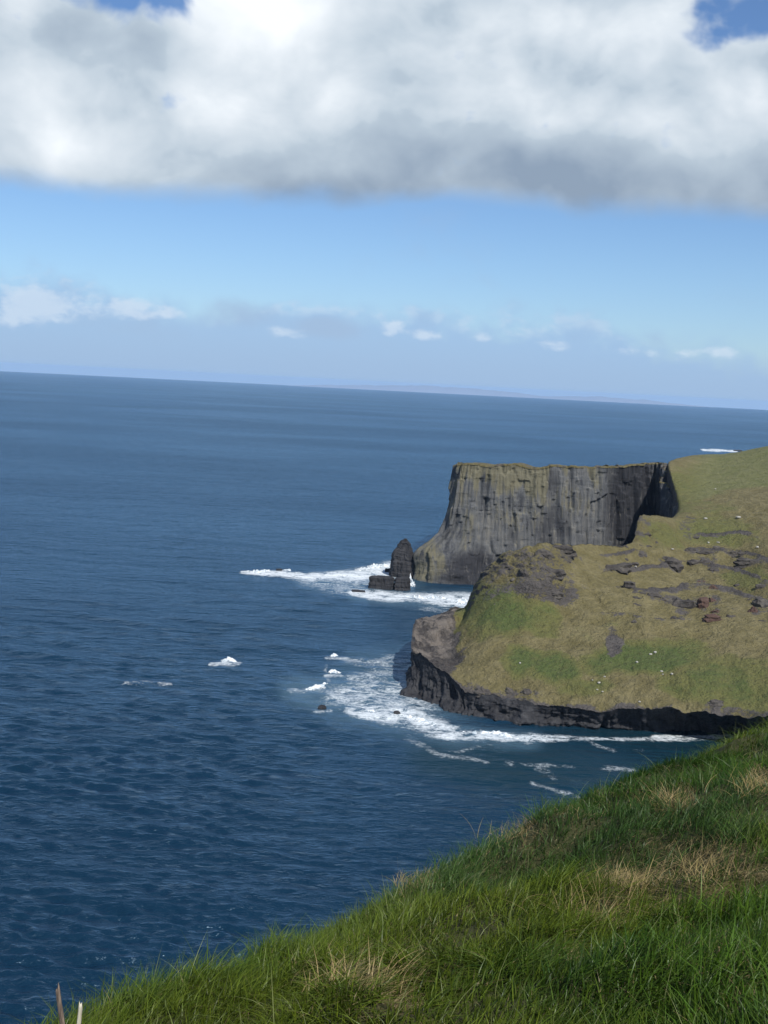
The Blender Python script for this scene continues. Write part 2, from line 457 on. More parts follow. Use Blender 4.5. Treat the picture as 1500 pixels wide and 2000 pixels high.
FOAM = [  # strength, softness, [(px, py, half height in px) ...]
    (1.0, [(470, 1117, 3), (520, 1121, 6), (600, 1128, 9), (690, 1126, 14), (765, 1112, 18)]),
    (0.5, [(590, 1140, 10), (660, 1148, 18), (740, 1140, 22)]),
    (1.0, [(690, 1158, 5), (730, 1163, 9), (800, 1166, 10), (870, 1172, 13), (930, 1178, 18)]),
    (0.45, [(820, 1188, 6), (905, 1192, 9)]),
    (0.88, [(700, 1386, 12), (760, 1394, 18), (800, 1398, 22), (850, 1418, 18), (880, 1430, 13)]),
    (0.80, [(880, 1434, 10), (960, 1441, 11), (1030, 1448, 11), (1110, 1447, 6)]),
    (0.62, [(660, 1358, 18), (730, 1362, 34), (800, 1365, 42)]),
    (0.52, [(690, 1330, 14), (790, 1330, 34)]),
    (0.48, [(690, 1290, 9), (740, 1296, 10), (800, 1290, 14)]),
    (0.45, [(575, 1350, 5), (640, 1342, 8)]),
    (0.5, [(252, 1337, 2), (300, 1333, 8), (348, 1336, 2)]),
    (0.46, [(800, 1440, 8), (830, 1456, 6), (862, 1470, 5), (900, 1478, 4), (955, 1491, 5)]),
    (0.34, [(865, 1468, 4), (920, 1466, 4), (968, 1462, 3)]),
    (0.38, [(1000, 1494, 5), (1060, 1500, 5), (1135, 1502, 4)]),
    (0.40, [(1060, 1505, 5), (1090, 1520, 5)]),
    (0.42, [(1045, 1530, 5), (1080, 1544, 6), (1125, 1558, 5)]),
    (0.46, [(1195, 1502, 6), (1250, 1505, 5)]),
    (0.45, [(1160, 1455, 4), (1200, 1468, 4)]),
    (0.38, [(1245, 1468, 4), (1262, 1468, 4)]),
    (0.85, [(1285, 1440, 4), (1330, 1441, 4)]),
    (0.75, [(1390, 1444, 7), (1450, 1442, 7)]),
    (0.72, [(1110, 1447, 5), (1200, 1446, 4), (1300, 1445, 5), (1400, 1445, 5)]),
    (0.75, [(420, 1296, 3), (448, 1296, 7), (470, 1298, 4)]), (0.6, [(640, 1284, 4), (690, 1287, 4)]), (0.65, [(632, 1319, 3), (668, 1319, 4)]), (0.55, [(612, 1385, 3), (650, 1386, 3)]), (0.45, [(640, 1300, 3), (640, 1330, 3)]),
    (1.2, [(1374, 877.5, 2.2), (1400, 879, 2.6), (1437, 881, 2.4)]),
]
MILK = [(0.8, [(600, 1135, 18), (760, 1140, 34)]), (0.9, [(690, 1160, 12), (930, 1178, 22)]), (0.9, [(600, 1350, 30), (700, 1360, 55), (800, 1370, 75)]),
        (0.5, [(700, 1292, 22), (800, 1290, 30)]), (0.8, [(780, 1400, 30), (880, 1432, 24), (1030, 1450, 20)])]
SHELTER = [(1.0, [(860, 1480, 40), (1000, 1490, 60), (1200, 1480, 70), (1500, 1500, 90)])]


def lines(px, py, L):
    r = np.zeros(px.shape)
    for a, pts in L:
        r = np.maximum(r, a * (1 - sstep(polyd(px, py, pts), 0.35, 1.55)))
    return r


def build_sea():
    fine = np.linspace(-27, 27, 580)
    azs = np.radians(np.concatenate([np.linspace(-180, -27, 40)[:-1], fine, np.linspace(27, 180, 40)[1:]]))
    dep = np.linspace(math.atan(EYE / 215.0), math.atan(EYE / 16000.0), 660)
    rs = np.concatenate([np.geomspace(3, 215, 18)[:-1], EYE / np.tan(dep), np.geomspace(17000, 60000, 36)])
    Rr, Az = np.meshgrid(rs, azs, indexing='ij')
    X, Y = Rr * np.sin(Az), Rr * np.cos(Az)
    dR = np.gradient(rs)[:, None] * np.ones_like(X)
    dA = Rr * np.gradient(azs)[None]
    # coast-dependent attributes, written as places on the water seen from the path
    V = np.stack([X, Y, np.zeros_like(X)], -1)
    front = (np.abs(Az) < R(27)) & (Rr > 180)
    px = np.full(X.shape, -1e6); py = np.full(X.shape, -1e6)
    a, b = project(V[front]); px[front] = a; py[front] = b
    foam = np.zeros_like(X); milk = np.zeros_like(X); shel = np.zeros_like(X)
    jx = 24 * fbm(X * 0.03, Y * 0.03, seed=3, oct=4); jy = 8 * fbm(X * 0.04, Y * 0.02, seed=8, oct=4)
    near = Rr < 5000
    q = front & near
    far_damp = np.clip(600 / Rr, 0.1, 1)
    pxx, pyy = (px + jx * far_damp)[q], (py + jy * far_damp)[q]
    foam[q] = lines(pxx, pyy, FOAM); milk[q] = lines(pxx, pyy, MILK); shel[q] = lines(px[q], py[q], SHELTER)
    # waves
    rng = np.random.default_rng(5)
    Z = np.zeros_like(X)
    wind = R(200)
    for i in range(56):
        lam = 3.2 * (13.0 ** (i / 55.0)); th = wind + rng.normal(0, 0.42)
        k = 2 * math.pi / lam; kx, ky = k * math.sin(th), k * math.cos(th)
        amp = 0.030 * lam ** 0.62 * rng.uniform(0.5, 1.4) * (0.80 if lam < 9 else 0.45 if lam < 18 else 0.28)
        comp = np.abs(kx * np.sin(Az) + ky * np.cos(Az)) * dR + np.abs(kx * np.cos(Az) - ky * np.sin(Az)) * dA
        fade = 1 - sstep(comp, 1.1, 2.6)
        if not fade.any(): continue
        Z += amp * fade * np.sin(kx * X + ky * Y + rng.uniform(0, 6.28))
    Z *= (0.55 + 0.75 * sstep(fbm(X * 0.012, Y * 0.012, seed=21, oct=3), -0.5, 0.6)) * (1 - 0.75 * shel)
    Z += foam * 0.35 * (Rr < 1500)
    Z -= Rr ** 2 / (2 * EARTH)
    V[..., 2] = Z
    nr, na = X.shape
    me = make_mesh('sea', V.reshape(-1, 3), gridF(nr, na, True))
    add_attr(me, 'foam', foam.ravel()); add_attr(me, 'milk', milk.ravel()); add_attr(me, 'shelter', shel.ravel())
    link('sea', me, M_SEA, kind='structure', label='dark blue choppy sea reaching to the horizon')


build_sea()


# ------------------------------------------------------------------ near headland
def sea_z(p): p = p.copy(); p[2] = -5; return p


HC = [  # per column: shore, cliff-band top, lower slope, upper slope, crest, then behind / plateau
    [sea_z(P(905, 1240, 735)), P(903, 1196, 705), P(908, 1186, 712), P(914, 1176, 716), P(920, 1164, 720), sea_z(P(930, 1120, 790)), sea_z(P(935, 1120, 810)), sea_z(P(940, 1120, 830)), sea_z(P(945, 1120, 850))],
    [sea_z(P(822, 1300, 640)), P(820, 1217, 628), P(868, 1200, 640), P(908, 1187, 655), P(921, 1160, 668), sea_z(P(940, 1120, 780)), sea_z(P(945, 1120, 800)), sea_z(P(950, 1120, 820)), sea_z(P(955, 1120, 840))],
    [S(793, 1350, -5, 4), P(807, 1226, 590), P(862, 1206, 602), P(906, 1190, 622), P(934, 1136, 645), sea_z(P(955, 1120, 770)), sea_z(P(960, 1120, 790)), sea_z(P(965, 1120, 810)), sea_z(P(970, 1120, 830))],
    [S(784, 1390, -5, 4), P(803, 1270, 550), P(850, 1262, 572), P(905, 1215, 606), P(950, 1112, 635), sea_z(P(980, 1120, 760)), sea_z(P(985, 1120, 780)), sea_z(P(990, 1120, 800)), sea_z(P(995, 1120, 820))],
    [S(826, 1404, -5, 4), P(836, 1290, 535), P(866, 1284, 552), P(915, 1210, 592), P(968, 1097, 630), sea_z(P(1000, 1120, 755)), sea_z(P(1005, 1120, 775)), sea_z(P(1010, 1120, 795)), sea_z(P(1015, 1120, 815))],
    [S(866, 1416, -5, 4), P(874, 1318, 524), P(892, 1296, 540), P(945, 1205, 580), P(995, 1082, 624), sea_z(P(1020, 1120, 750)), sea_z(P(1025, 1120, 770)), sea_z(P(1030, 1120, 790)), sea_z(P(1035, 1120, 810))],
    [S(905, 1428, -5, 4), P(912, 1352, 512), P(940, 1300, 530), P(985, 1205, 574), P(1030, 1070, 622), sea_z(P(1045, 1110, 750)), sea_z(P(1050, 1110, 770)), sea_z(P(1055, 1110, 790)), sea_z(P(1060, 1110, 810))],
    [S(1005, 1438, -5, 4), P(1008, 1367, 505), P(1025, 1310, 525), P(1045, 1215, 568), P(1068, 1064, 624), sea_z(P(1080, 1100, 755)), sea_z(P(1080, 1100, 775)), sea_z(P(1085, 1100, 795)), sea_z(P(1085, 1100, 815))],
    [S(1130, 1441, -5, 4), P(1130, 1387, 500), P(1135, 1310, 526), P(1140, 1210, 572), P(1150, 1062, 650), sea_z(P(1155, 1100, 770)), sea_z(P(1155, 1100, 790)), sea_z(P(1158, 1100, 810)), sea_z(P(1158, 1100, 830))],
    [S(1225, 1442, -5, 4), P(1225, 1385, 500), P(1228, 1310, 527), P(1230, 1205, 578), P(1232, 1062, 680), sea_z(P(1234, 1100, 790)), sea_z(P(1236, 1100, 810)), sea_z(P(1236, 1100, 830)), sea_z(P(1236, 1100, 850))],
    [S(1262, 1442, -5, 4), P(1262, 1385, 500), P(1264, 1310, 527), P(1265, 1200, 582), P(1256, 1008, 725), P(1254, 1040, 800), sea_z(P(1254, 1100, 830)), sea_z(P(1252, 1100, 845)), sea_z(P(1252, 1100, 860))],
    [S(1310, 1442, -5, 4), P(1310, 1384, 500), P(1310, 1310, 528), P(1310, 1200, 588), P(1312, 1013, 752), P(1306, 1020, 800), sea_z(P(1304, 1060, 850)), sea_z(P(1300, 1060, 865)), sea_z(P(1298, 1060, 880))],
    [S(1340, 1442, -5, 4), P(1340, 1386, 500), P(1340, 1310, 529), P(1340, 1200, 592), P(1338, 1010, 770), P(1334, 986, 830), P(1318, 950, 880), P(1306, 906, 945), P(1310, 903, 1000)],
    [S(1420, 1442, -5, 4), P(1420, 1395, 498), P(1420, 1312, 530), P(1420, 1198, 596), P(1420, 1010, 780), P(1415, 955, 890), P(1408, 912, 990), P(1402, 889, 1070), P(1400, 889, 1200)],
    [S(1520, 1440, -5, 4), P(1520, 1404, 496), P(1520, 1314, 530), P(1520, 1195, 600), P(1520, 1005, 785), P(1520, 945, 900), P(1520, 900, 1000), P(1520, 868, 1090), P(1520, 868, 1230)],
    [S(1750, 1450, -5, 4), P(1750, 1410, 490), P(1750, 1318, 530), P(1750, 1190, 610), P(1750, 985, 790), P(1750, 920, 900), P(1750, 870, 1010), P(1750, 822, 1110), P(1750, 830, 1260)],
    [S(2150, 1500, -5, 4), P(2150, 1430, 470), P(2150, 1330, 520), P(2150, 1180, 610), P(2150, 960, 800), P(2150, 880, 920), P(2150, 830, 1030), P(2150, 790, 1130), P(2150, 800, 1280)],
]


OUTCROPS = [  # px, py, width px, height px, red?
    (1205, 1112, 44, 20, 0), (1232, 1100, 40, 12, 0), (1314, 1106, 28, 20, 0), (1300, 1092, 22, 8, 0),
    (1352, 1074, 28, 12, 0), (1390, 1079, 46, 10, 0), (1432, 1082, 36, 8, 0), (1455, 1080, 22, 6, 0),
    (1372, 1098, 46, 16, 0), (1398, 1114, 20, 13, 0), (1468, 1100, 44, 14, 0), (1450, 1096, 20, 12, 0),
    (1232, 1147, 18, 16, 0), (1252, 1158, 30, 12, 0), (1276, 1164, 34, 14, 0), (1302, 1174, 30, 12, 0), (1335, 1184, 28, 26, 0), (1352, 1174, 14, 14, 0), (1318, 1170, 18, 10, 0),
    (1397, 1150, 20, 10, 1), (1376, 1182, 12, 16, 1), (1396, 1174, 14, 14, 1), (1398, 1196, 14, 12, 1), (1378, 1206, 14, 12, 1), (1394, 1210, 20, 12, 1), (1372, 1135, 22, 8, 1),
    (1490, 1146, 24, 8, 0), (1492, 1180, 18, 18, 0), (1475, 1195, 16, 16, 1), (1352, 1048, 26, 6, 0), (1345, 1014, 16, 12, 0), (1258, 1043, 26, 8, 0),
    (1100, 1075, 34, 14, 0), (1062, 1082, 24, 14, 0), (1085, 1120, 26, 14, 0), (1040, 1108, 22, 12, 0), (1075, 1158, 46, 16, 0), (1110, 1138, 22, 12, 0), (1255, 1085, 16, 8, 0),
    (946, 1352, 26, 14, 0), (1024, 1352, 20, 14, 0), (1000, 1350, 20, 14, 0), (1392, 1378, 26, 14, 0),
]


def build_headland():
    C = np.array(HC)                                   # columns, rows, 3
    extra = 0.5 * (C[:, 3] + C[:, 4])
    for i_, (x_, d_) in {7: (1056, 597), 8: (1146, 620), 9: (1231, 640), 10: (1260, 648), 11: (1311, 662), 12: (1339, 672), 13: (1420, 680)}.items(): extra[i_] = P(x_, 1120, d_)
    C = np.concatenate([C[:, :4], extra[:, None], C[:, 4:]], 1)
    nc, nrw = C.shape[:2]
    chord = np.linalg.norm(np.diff(C[:, 1], axis=0), axis=1) ** 0.8
    t = np.concatenate([[0], np.cumsum(np.maximum(chord, 4))])
    NU = 640
    # denser samples across the part in view
    us = np.interp(np.linspace(0, 1, NU), [0, 0.88, 1], [0, t[14], t[-1]])
    rails = np.stack([pchip(t, C[:, j], us) for j in range(nrw)], 1)      # NU, nrw, 3
    # ragged edge of the rock band
    e = fbm(us * 0.22, us * 0, seed=4, oct=6, gain=0.6) * 2.6
    # rows
    nb = 46
    A = rails[:, 0:1] * (1 - np.linspace(0, 1, nb)[None, :, None]) + rails[:, 1:2] * np.linspace(0, 1, nb)[None, :, None]
    tv = np.array([0, 1, 2.1, 3.0, 4.0, 5.2, 6.4, 7.4, 8.2]); vs = np.concatenate([np.linspace(0, 4.0, 250)[1:], np.linspace(4.0, 7.4, 150)[1:], np.linspace(7.4, 8.2, 12)[1:]])
    flat = rails[:, 1:].transpose(1, 0, 2).reshape(nrw - 1, -1)
    B = pchip(tv, flat, vs).reshape(len(vs), NU, 3).transpose(1, 0, 2)
    lo_ = vs <= 4.0
    Bs = np.concatenate([pchip(tv[:5], flat[:5], vs[lo_]), pchip(tv[4:], flat[4:], vs[~lo_])]).reshape(len(vs), NU, 3).transpose(1, 0, 2)
    kk = (1 - sstep(us, t[10], t[12]))[:, None, None]
    B = B * (1 - kk) + Bs * kk
    G = np.concatenate([A, B], 1)
    row = np.concatenate([np.linspace(-1, 0, nb), vs])[None] * np.ones((NU, 1))
    G[..., 2] += e[:, None] * np.where(row < 0, sstep(row, -0.7, 0.0), 1 - sstep(row, 0.0, 0.22))
    # --- relief
    N = grid_normals(G)
    if N[NU // 2, nb + 60, 2] < 0: N = -N
    X, Y, Z = G[..., 0], G[..., 1], G[..., 2]
    band = row < 0
    s = (us[:, None] * np.ones_like(row) * 1.6) + 3.0 * fbm(us[:, None] * 0.12 * np.ones_like(row), Z * 0.05, seed=10, oct=3)
    cl = (1.9 * fbm(s * 0.11, Z * 0.015, seed=11, oct=3) + 1.1 * np.abs(fbm(s * 0.4, Z * 0.03, seed=13, oct=3)) * 2 - 0.9 + 0.55 * fbm(s * 0.05, Z * 0.55, seed=17, oct=3) + 0.4 * fbm(s * 1.3, Z * 0.2, seed=18, oct=3))
    cl = 0.9 * cl + 0.95 * blocks(s, Z, 5.0, 5.5, 201) + 0.6 * blocks(s, Z, 2.0, 2.6, 203) + 0.3 * blocks(s, Z, 1.0, 1.2, 205)
    cl -= 3.6 * (1 - sstep(np.interp(us, t, np.arange(nc))[:, None], 4.5, 7.5))
    cl += 2.0 * sstep(Z, 3.0, 1.2) * (1 + 0.5 * vnoise(s * 0.15, s * 0, seed=206))
    cl += 0.9 * np.sign(vnoise(s * 0.22, Z * 0.12, seed=19)) * sstep(np.abs(vnoise(s * 0.22, Z * 0.12, seed=19)), 0.05, 0.2)
    px0, py0 = [q.reshape(row.shape) for q in project(G.reshape(-1, 3))]
    slope = 2.2 * fbm(X * 0.03, Y * 0.03, seed=31, oct=5) + 1.0 * fbm(X * 0.15, Y * 0.15, seed=32, oct=5, gain=0.6) + 0.9 * np.abs(fbm(X * 0.06, Z * 0.09, seed=33, oct=4)) * sstep(py0, 1220, 1120)
    crag = 4.2 * np.abs(fbm(X * 0.09, Z * 0.16 + Y * 0.04, seed=36, oct=4)) * np.maximum(sstep(px0, 1130, 1040) * sstep(py0, 1190, 1110), 0.8 * sstep(np.hypot((px0 - 1265) / 45, (py0 - 1045) / 50), 1.3, 0.6)) * (row < 4.6)
    slope = slope + crag
    ucol = np.interp(us, t, np.arange(nc))[:, None]
    slope = slope + (1 - sstep(ucol, 4.6, 5.6)) * (1 - sstep(row, 1.2, 1.8)) * 3.0 * fbm(X * 0.13, Y * 0.13, seed=37, oct=5, gain=0.6)
    gully = -0.8 * (1 - sstep(np.abs(fbm(X * 0.022 + 0.25 * fbm(X * 0.03, Y * 0.03, seed=38), Y * 0.006, seed=35, oct=3)), 0.0, 0.12)) * sstep(fbm(X * 0.02, Y * 0.02, seed=39, oct=2), -0.1, 0.3)
    px, py = project(G.reshape(-1, 3)); px = px.reshape(row.shape); py = py.reshape(row.shape)
    # bedding ledges on the upper slope
    ledge_zone = sstep(py + 30 * fbm(X * 0.02, Y * 0.02, seed=44), 1235, 1170) * sstep(py, 1000, 1040) * (row < 5)
    zz = Z + 2.0 * fbm(X * 0.02, Y * 0.02, seed=41, oct=3); step = (zz / 6.5) % 1.0
    ledge = ledge_zone * (step - 0.5) * 3.8 * sstep(fbm(X * 0.03, Z * 0.03, seed=43, oct=3), -0.15, 0.3)
    top = np.where(row > 4.2, 0.45, 1.0)
    k = sstep(row, -0.02, 0.10)
    d = np.where(band, cl * (0.30 + 0.70 * sstep(-row, 0.0, 0.4)), 0) * (1 - k) + (slope + gully) * top * k + ledge * k
    hn = N.copy(); hn[..., 2] *= 0.3
    hn /= np.linalg.norm(hn, axis=2, keepdims=True) + 1e-9
    # seaward side of the band: push outward (away from the land)
    for_band = hn if hn[NU // 2, nb // 2, 1] < 0 else -hn
    G = G + np.where(band[..., None], for_band, N) * d[..., None]
    # --- masks
    def ell(L, wob=1.0):
        r = np.zeros_like(px)
        for (x, y, rx, ry, a) in L:
            q = np.hypot((px - x + 16 * wob * wx) / rx, (py - y + 16 * wob * wy) / ry)
            r = np.maximum(r, a * (1 - sstep(q, 0.45, 1.3)))
        return r
    wx = fbm(X * 0.05, Y * 0.05, seed=51, oct=4); wy = fbm(X * 0.05, Y * 0.05, seed=52, oct=4)
    green = ell([(970, 1195, 90, 60, 0.75), (1060, 1210, 50, 40, 0.6), (1030, 1290, 45, 30, 0.85), (1085, 1305, 60, 35, 0.95), (1180, 1290, 50, 30, 0.9), (1260, 1285, 120, 38, 1.0), (1330, 1270, 70, 40, 0.8), (1400, 1330, 90, 50, 0.7), (1150, 1350, 60, 25, 0.55), (1330, 1340, 60, 30, 0.6), (940, 1230, 40, 40, 0.5), (1470, 1340, 50, 60, 0.45), (1450, 1130, 60, 30, 0.5), (1400, 1030, 90, 40, 0.55), (1300, 1050, 50, 30, 0.45), (1340, 960, 60, 50, 0.45), (885, 1260, 22, 50, 0.45), (1220, 1215, 60, 20, 0.3)])
    brown = ell([(920, 1300, 55, 60, 0.6), (1180, 1170, 90, 60, 0.5), (1290, 1220, 130, 40, 0.35), (1350, 1130, 80, 40, 0.6), (1150, 1370, 180, 18, 0.35), (1430, 1210, 80, 60, 0.45), (1080, 1250, 60, 60, 0.25)])
    rock = ell([(1090, 1085, 60, 26, 0.66), (1040, 1110, 100, 45, 0.58), (1070, 1155, 85, 26, 0.8), (985, 1130, 60, 50, 0.58), (960, 1160, 40, 30, 0.45), (1200, 1255, 20, 28, 0.85), (1200, 1100, 55, 22, 0.35), (1255, 1030, 26, 36, 0.55), (940, 1350, 70, 16, 0.5), (1020, 1355, 50, 18, 0.5), (1385, 1190, 25, 35, 0.35), (1500, 1170, 45, 50, 0.5), (1340, 1020, 20, 12, 0.6)])
    rock = np.maximum(rock, ell([(x_, y_, 0.62 * w_ + 5, 0.62 * h_ + 4, 0.62) for x_, y_, w_, h_, _q in OUTCROPS], 0.4))
    # bare terrace of the point
    terr = np.zeros_like(px)
    colu = np.interp(us, t, np.arange(nc))[:, None] * np.ones_like(row)
    terr = (1 - sstep(colu, 4.6, 5.6)) * (1 - sstep(row + 0.5 * wx, 1.25, 1.75))
    rock = np.maximum(rock, terr * 1.3)
    rock = np.maximum(rock, 0.75 * (1 - sstep(row + 0.25 * wx, 0.02, 0.22)) * (row >= 0))
    slp = np.abs(grid_normals(G)[..., 2])
    rock = np.maximum(rock, sstep(slp, 0.45, 0.3) * 0.9)
    rock = np.maximum(rock, ledge_zone * sstep(step, 0.66, 0.9) * 0.95 * sstep(fbm(X * 0.03, Z * 0.03, seed=43, oct=3), -0.15, 0.3))
    pale = terr * (1 - sstep(colu, 3.4, 4.4)) * sstep(row, 0.0, 0.1)
    field = sstep(row + 0.25 * wx, 4.95, 5.15) * sstep(px + 20 * wx, 1325, 1395)
    V = G.reshape(-1, 3); F = gridF(NU, G.shape[1])
    jrow = (np.arange(len(F)) % (G.shape[1] - 1))
    root = link('headland', None, kind='structure', label='grassy headland with a low dark rock band at the waterline'); root.location = C[8, 1]
    off = np.array(C[8, 1])
    fb = F[jrow < nb - 1]; ft = F[jrow >= nb - 1]
    v, f = compact(V - off, fb); link('rock_face', make_mesh('rock_face', v, f), M_DARK, root)
    a = [x.ravel() for x in (np.clip(1.3 * green - 0.8 * brown, -1, 1.2), rock, pale, field)]
    v, f, a0, a1, a2, a3 = compact(V - off, ft, *a)
    me = make_mesh('grass_slope', v, f)
    for n_, x in (('green', a0), ('rock', a1), ('pale', a2), ('field', a3)): add_attr(me, n_, x)
    link('grass_slope', me, M_TURF, root)
    return root, G, px, py, row


HEAD, HG, HPX, HPY, HROW = build_headland()
_hp = project(HG.reshape(-1, 3)); _hpx, _hpy = _hp; _hD = np.hypot(HG[..., 0], HG[..., 1]).ravel()


def on_head(px, py):
    d = np.hypot(_hpx - px, _hpy - py); c = np.where(d < 3.0)[0]
    if len(c) == 0: c = np.array([d.argmin()])
    return HG.reshape(-1, 3)[c[_hD[c].argmin()]]


# ------------------------------------------------------------------ far cliff
def build_cliff():
    cols = [  # (px, D) at heights: base, foot, upper, top ; with pixel rows
        [(880, 1130, 985), (880, 1075, 985), (892, 1020, 985), (905, 905, 985)],
        [(830, 1140, 905), (828, 1085, 905), (868, 1030, 915), (895, 906, 925)],
        [(806, 1152, 862), (812, 1086, 864), (860, 1034, 872), (889, 907, 880)],
        [(832, 1158, 846), (836, 1082, 852), (874, 1030, 862), (898, 905, 870)],
        [(880, 1158, 846), (890, 1080, 856), (905, 1030, 862), (915, 905, 870)],
        [(940, 1162, 852), (945, 1090, 862), (950, 1030, 868), (955, 907, 874)],
        [(1010, 1166, 866), (1010, 1092, 870), (1010, 1030, 874), (1010, 909, 880)],
        [(1075, 1170, 878), (1075, 1094, 880), (1075, 1030, 884), (1075, 911, 890)],
        [(1140, 1168, 892), (1140, 1092, 894), (1140, 1030, 897), (1140, 911, 902)],
        [(1185, 1164, 902), (1185, 1090, 904), (1185, 1030, 907), (1185, 911, 912)],
        [(1205, 1160, 926), (1205, 1088, 926), (1205, 1030, 926), (1205, 911, 918)],
        [(1245, 1158, 940), (1245, 1086, 940), (1245, 1030, 940), (1245, 908, 934)],
        [(1278, 1156, 950), (1278, 1086, 950), (1277, 1030, 950), (1276, 906, 946)],
        [(1299, 1160, 925), (1299, 1090, 925), (1299, 1030, 925), (1299, 906, 944)],
        [(1306, 1180, 890), (1306, 1110, 890), (1305, 1035, 890), (1304, 955, 900)],
        [(1320, 1190, 860), (1320, 1120, 860), (1320, 1045, 860), (1320, 972, 868)],
        [(1332, 1200, 832), (1332, 1130, 832), (1332, 1050, 832), (1332, 992, 836)],
        [(1350, 1200, 805), (1350, 1130, 805), (1350, 1060, 805), (1350, 1012, 806)],
    ]
    C = np.array([[P(*q) for q in c] for c in cols])
    C[:, 0, 2] = -5
    t = np.concatenate([[0], np.cumsum(np.maximum(np.linalg.norm(np.diff(C[:, 2, :2], axis=0), axis=1), 3))])
    NU, NV = 620, 190
    us = np.linspace(0, t[-1], NU)
    rails = np.stack([pchip(t, C[:, j], us) for j in range(4)], 1)
    tv = [0, 0.34, 0.56, 1.0]; vs = np.linspace(0, 1, NV)
    G = pchip(tv, rails.transpose(1, 0, 2).reshape(4, -1), vs).reshape(NV, NU, 3).transpose(1, 0, 2)
    hdir = np.gradient(rails[:, 2, :2], axis=0)
    k = np.ones(15) / 15
    hdir = np.stack([np.convolve(np.pad(hdir[:, i], 7, 'edge'), k, 'valid') for i in (0, 1)], 1)
    n = np.stack([hdir[:, 1], -hdir[:, 0]], 1); n /= np.linalg.norm(n, axis=1, keepdims=True)   # outward: towards the sea
    s = us[:, None] * np.ones((1, NV)); Z = G[..., 2]; v = vs[None] * np.ones((NU, 1))
    bend = 1.5 * fbm(s * 0.03, Z * 0.03, seed=60, oct=2); ss = s + bend
    ridge = lambda f, q, sd: 1 - 2 * np.abs(vnoise(ss * f, Z * q, seed=sd))
    d = 3.2 * fbm(ss * 0.045, Z * 0.008, seed=61, oct=2) + 1.9 * ridge(0.13, 0.010, 62) + 1.5 * ridge(0.31, 0.014, 63) + 0.8 * ridge(0.75, 0.025, 64)
    d += 0.22 * fbm(s * 0.03, Z * 0.4, seed=65, oct=4) + 0.3 * fbm(s * 0.9, Z * 0.12, seed=66, oct=3)
    d = 0.75 * d + 1.1 * blocks(ss, Z, 4.5, 40.0, 73) + 0.85 * blocks(ss, Z, 1.9, 30.0, 74) + 0.25 * blocks(s, Z, 1.0, 9.0, 76) + 0.3 * blocks(ss, Z, 9.0, 13.0, 77)
    pxr, pyr = project(G.reshape(-1, 3)); pxr = pxr.reshape(v.shape)
    d += sstep(pxr, 1215, 1245) * (2.2 * blocks(ss, Z, 6.0, 300.0, 78) + 1.0 * ridge(0.22, 0.01, 79))
    # slabs fallen away: stepped recesses
    r1 = vnoise(ss * 0.09, Z * 0.022, seed=67); d -= 2.0 * sstep(r1, 0.12, 0.2)
    r2 = vnoise(ss * 0.2, Z * 0.03, seed=68); d -= 1.3 * sstep(r2, 0.25, 0.32)
    d *= 0.35 + 0.65 * sstep(v, 0.0, 0.25)
    d += 2.0 * fbm(s * 0.12, Z * 0.12, seed=69, oct=4) * sstep(v, 0.5, 0.2)       # rubbly foot
    d *= sstep(t[-1] - s, 0, 6)
    G[..., :2] += n[:, None, :] * d[..., None]
    G[..., 2] += (fbm(s * 0.09, s * 0, seed=71, oct=5) * 2.4 - 0.6) * sstep(v, 0.85, 1.0)
    px, py = project(G.reshape(-1, 3)); px = px.reshape(v.shape); py = py.reshape(v.shape)
    top_run = sstep(v + 0.28 * fbm(s * 0.10, s * 0, seed=72, oct=5) - 0.05, 0.76, 0.98) * sstep(1200 - px, 0, 60)
    lich = np.maximum(0.95 * top_run, 0)
    for (x, y, rx, ry, a) in [(835, 1100, 45, 60, 0.62), (1010, 1000, 60, 60, 0.35), (980, 935, 26, 40, 0.7), (900, 1010, 40, 90, 0.35), (1110, 980, 60, 40, 0.35), (880, 940, 20, 40, 0.4)]:
        lich = np.maximum(lich, a * (1 - sstep(np.hypot((px - x) / rx, (py - y) / ry), 0.4, 1.3)))
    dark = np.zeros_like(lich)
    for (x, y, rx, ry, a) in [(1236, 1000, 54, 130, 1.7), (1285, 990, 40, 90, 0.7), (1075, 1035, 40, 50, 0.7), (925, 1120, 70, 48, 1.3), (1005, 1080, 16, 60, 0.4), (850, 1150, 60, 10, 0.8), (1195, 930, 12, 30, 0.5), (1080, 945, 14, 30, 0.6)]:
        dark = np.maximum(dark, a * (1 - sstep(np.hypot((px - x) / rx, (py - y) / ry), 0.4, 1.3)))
    root = link('cliff', None, kind='structure', label='tall grey vertical sea cliff with a flat turf top behind the headland'); root.location = C[6, 0]
    off = C[6, 0]
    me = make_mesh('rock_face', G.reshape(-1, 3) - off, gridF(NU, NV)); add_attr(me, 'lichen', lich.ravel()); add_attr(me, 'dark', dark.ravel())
    link('rock_face', me, M_CLIFF, root)
    # turf on the top, falling gently away to the far side
    edge = G[:, -1, :].copy()
    m_ = us <= t[14]
    edge = edge[m_]; nn = n[m_]; NE = len(edge)
    inland = -nn
    back = np.array([P(q[0], q[1], q[2]) for q in [(905, 920, 1100), (1000, 930, 1130), (1150, 935, 1150), (1300, 925, 1170)]])
    steps = np.array([-0.12, 0.0, 0.04, 0.09, 0.16, 0.26, 0.4, 0.6, 0.8, 1.0])
    bx = np.interp(np.linspace(0, 1, NE), np.linspace(0, 1, 4), back[:, 0]); by = np.interp(np.linspace(0, 1, NE), np.linspace(0, 1, 4), back[:, 1])
    T = np.zeros((NE, len(steps), 3))
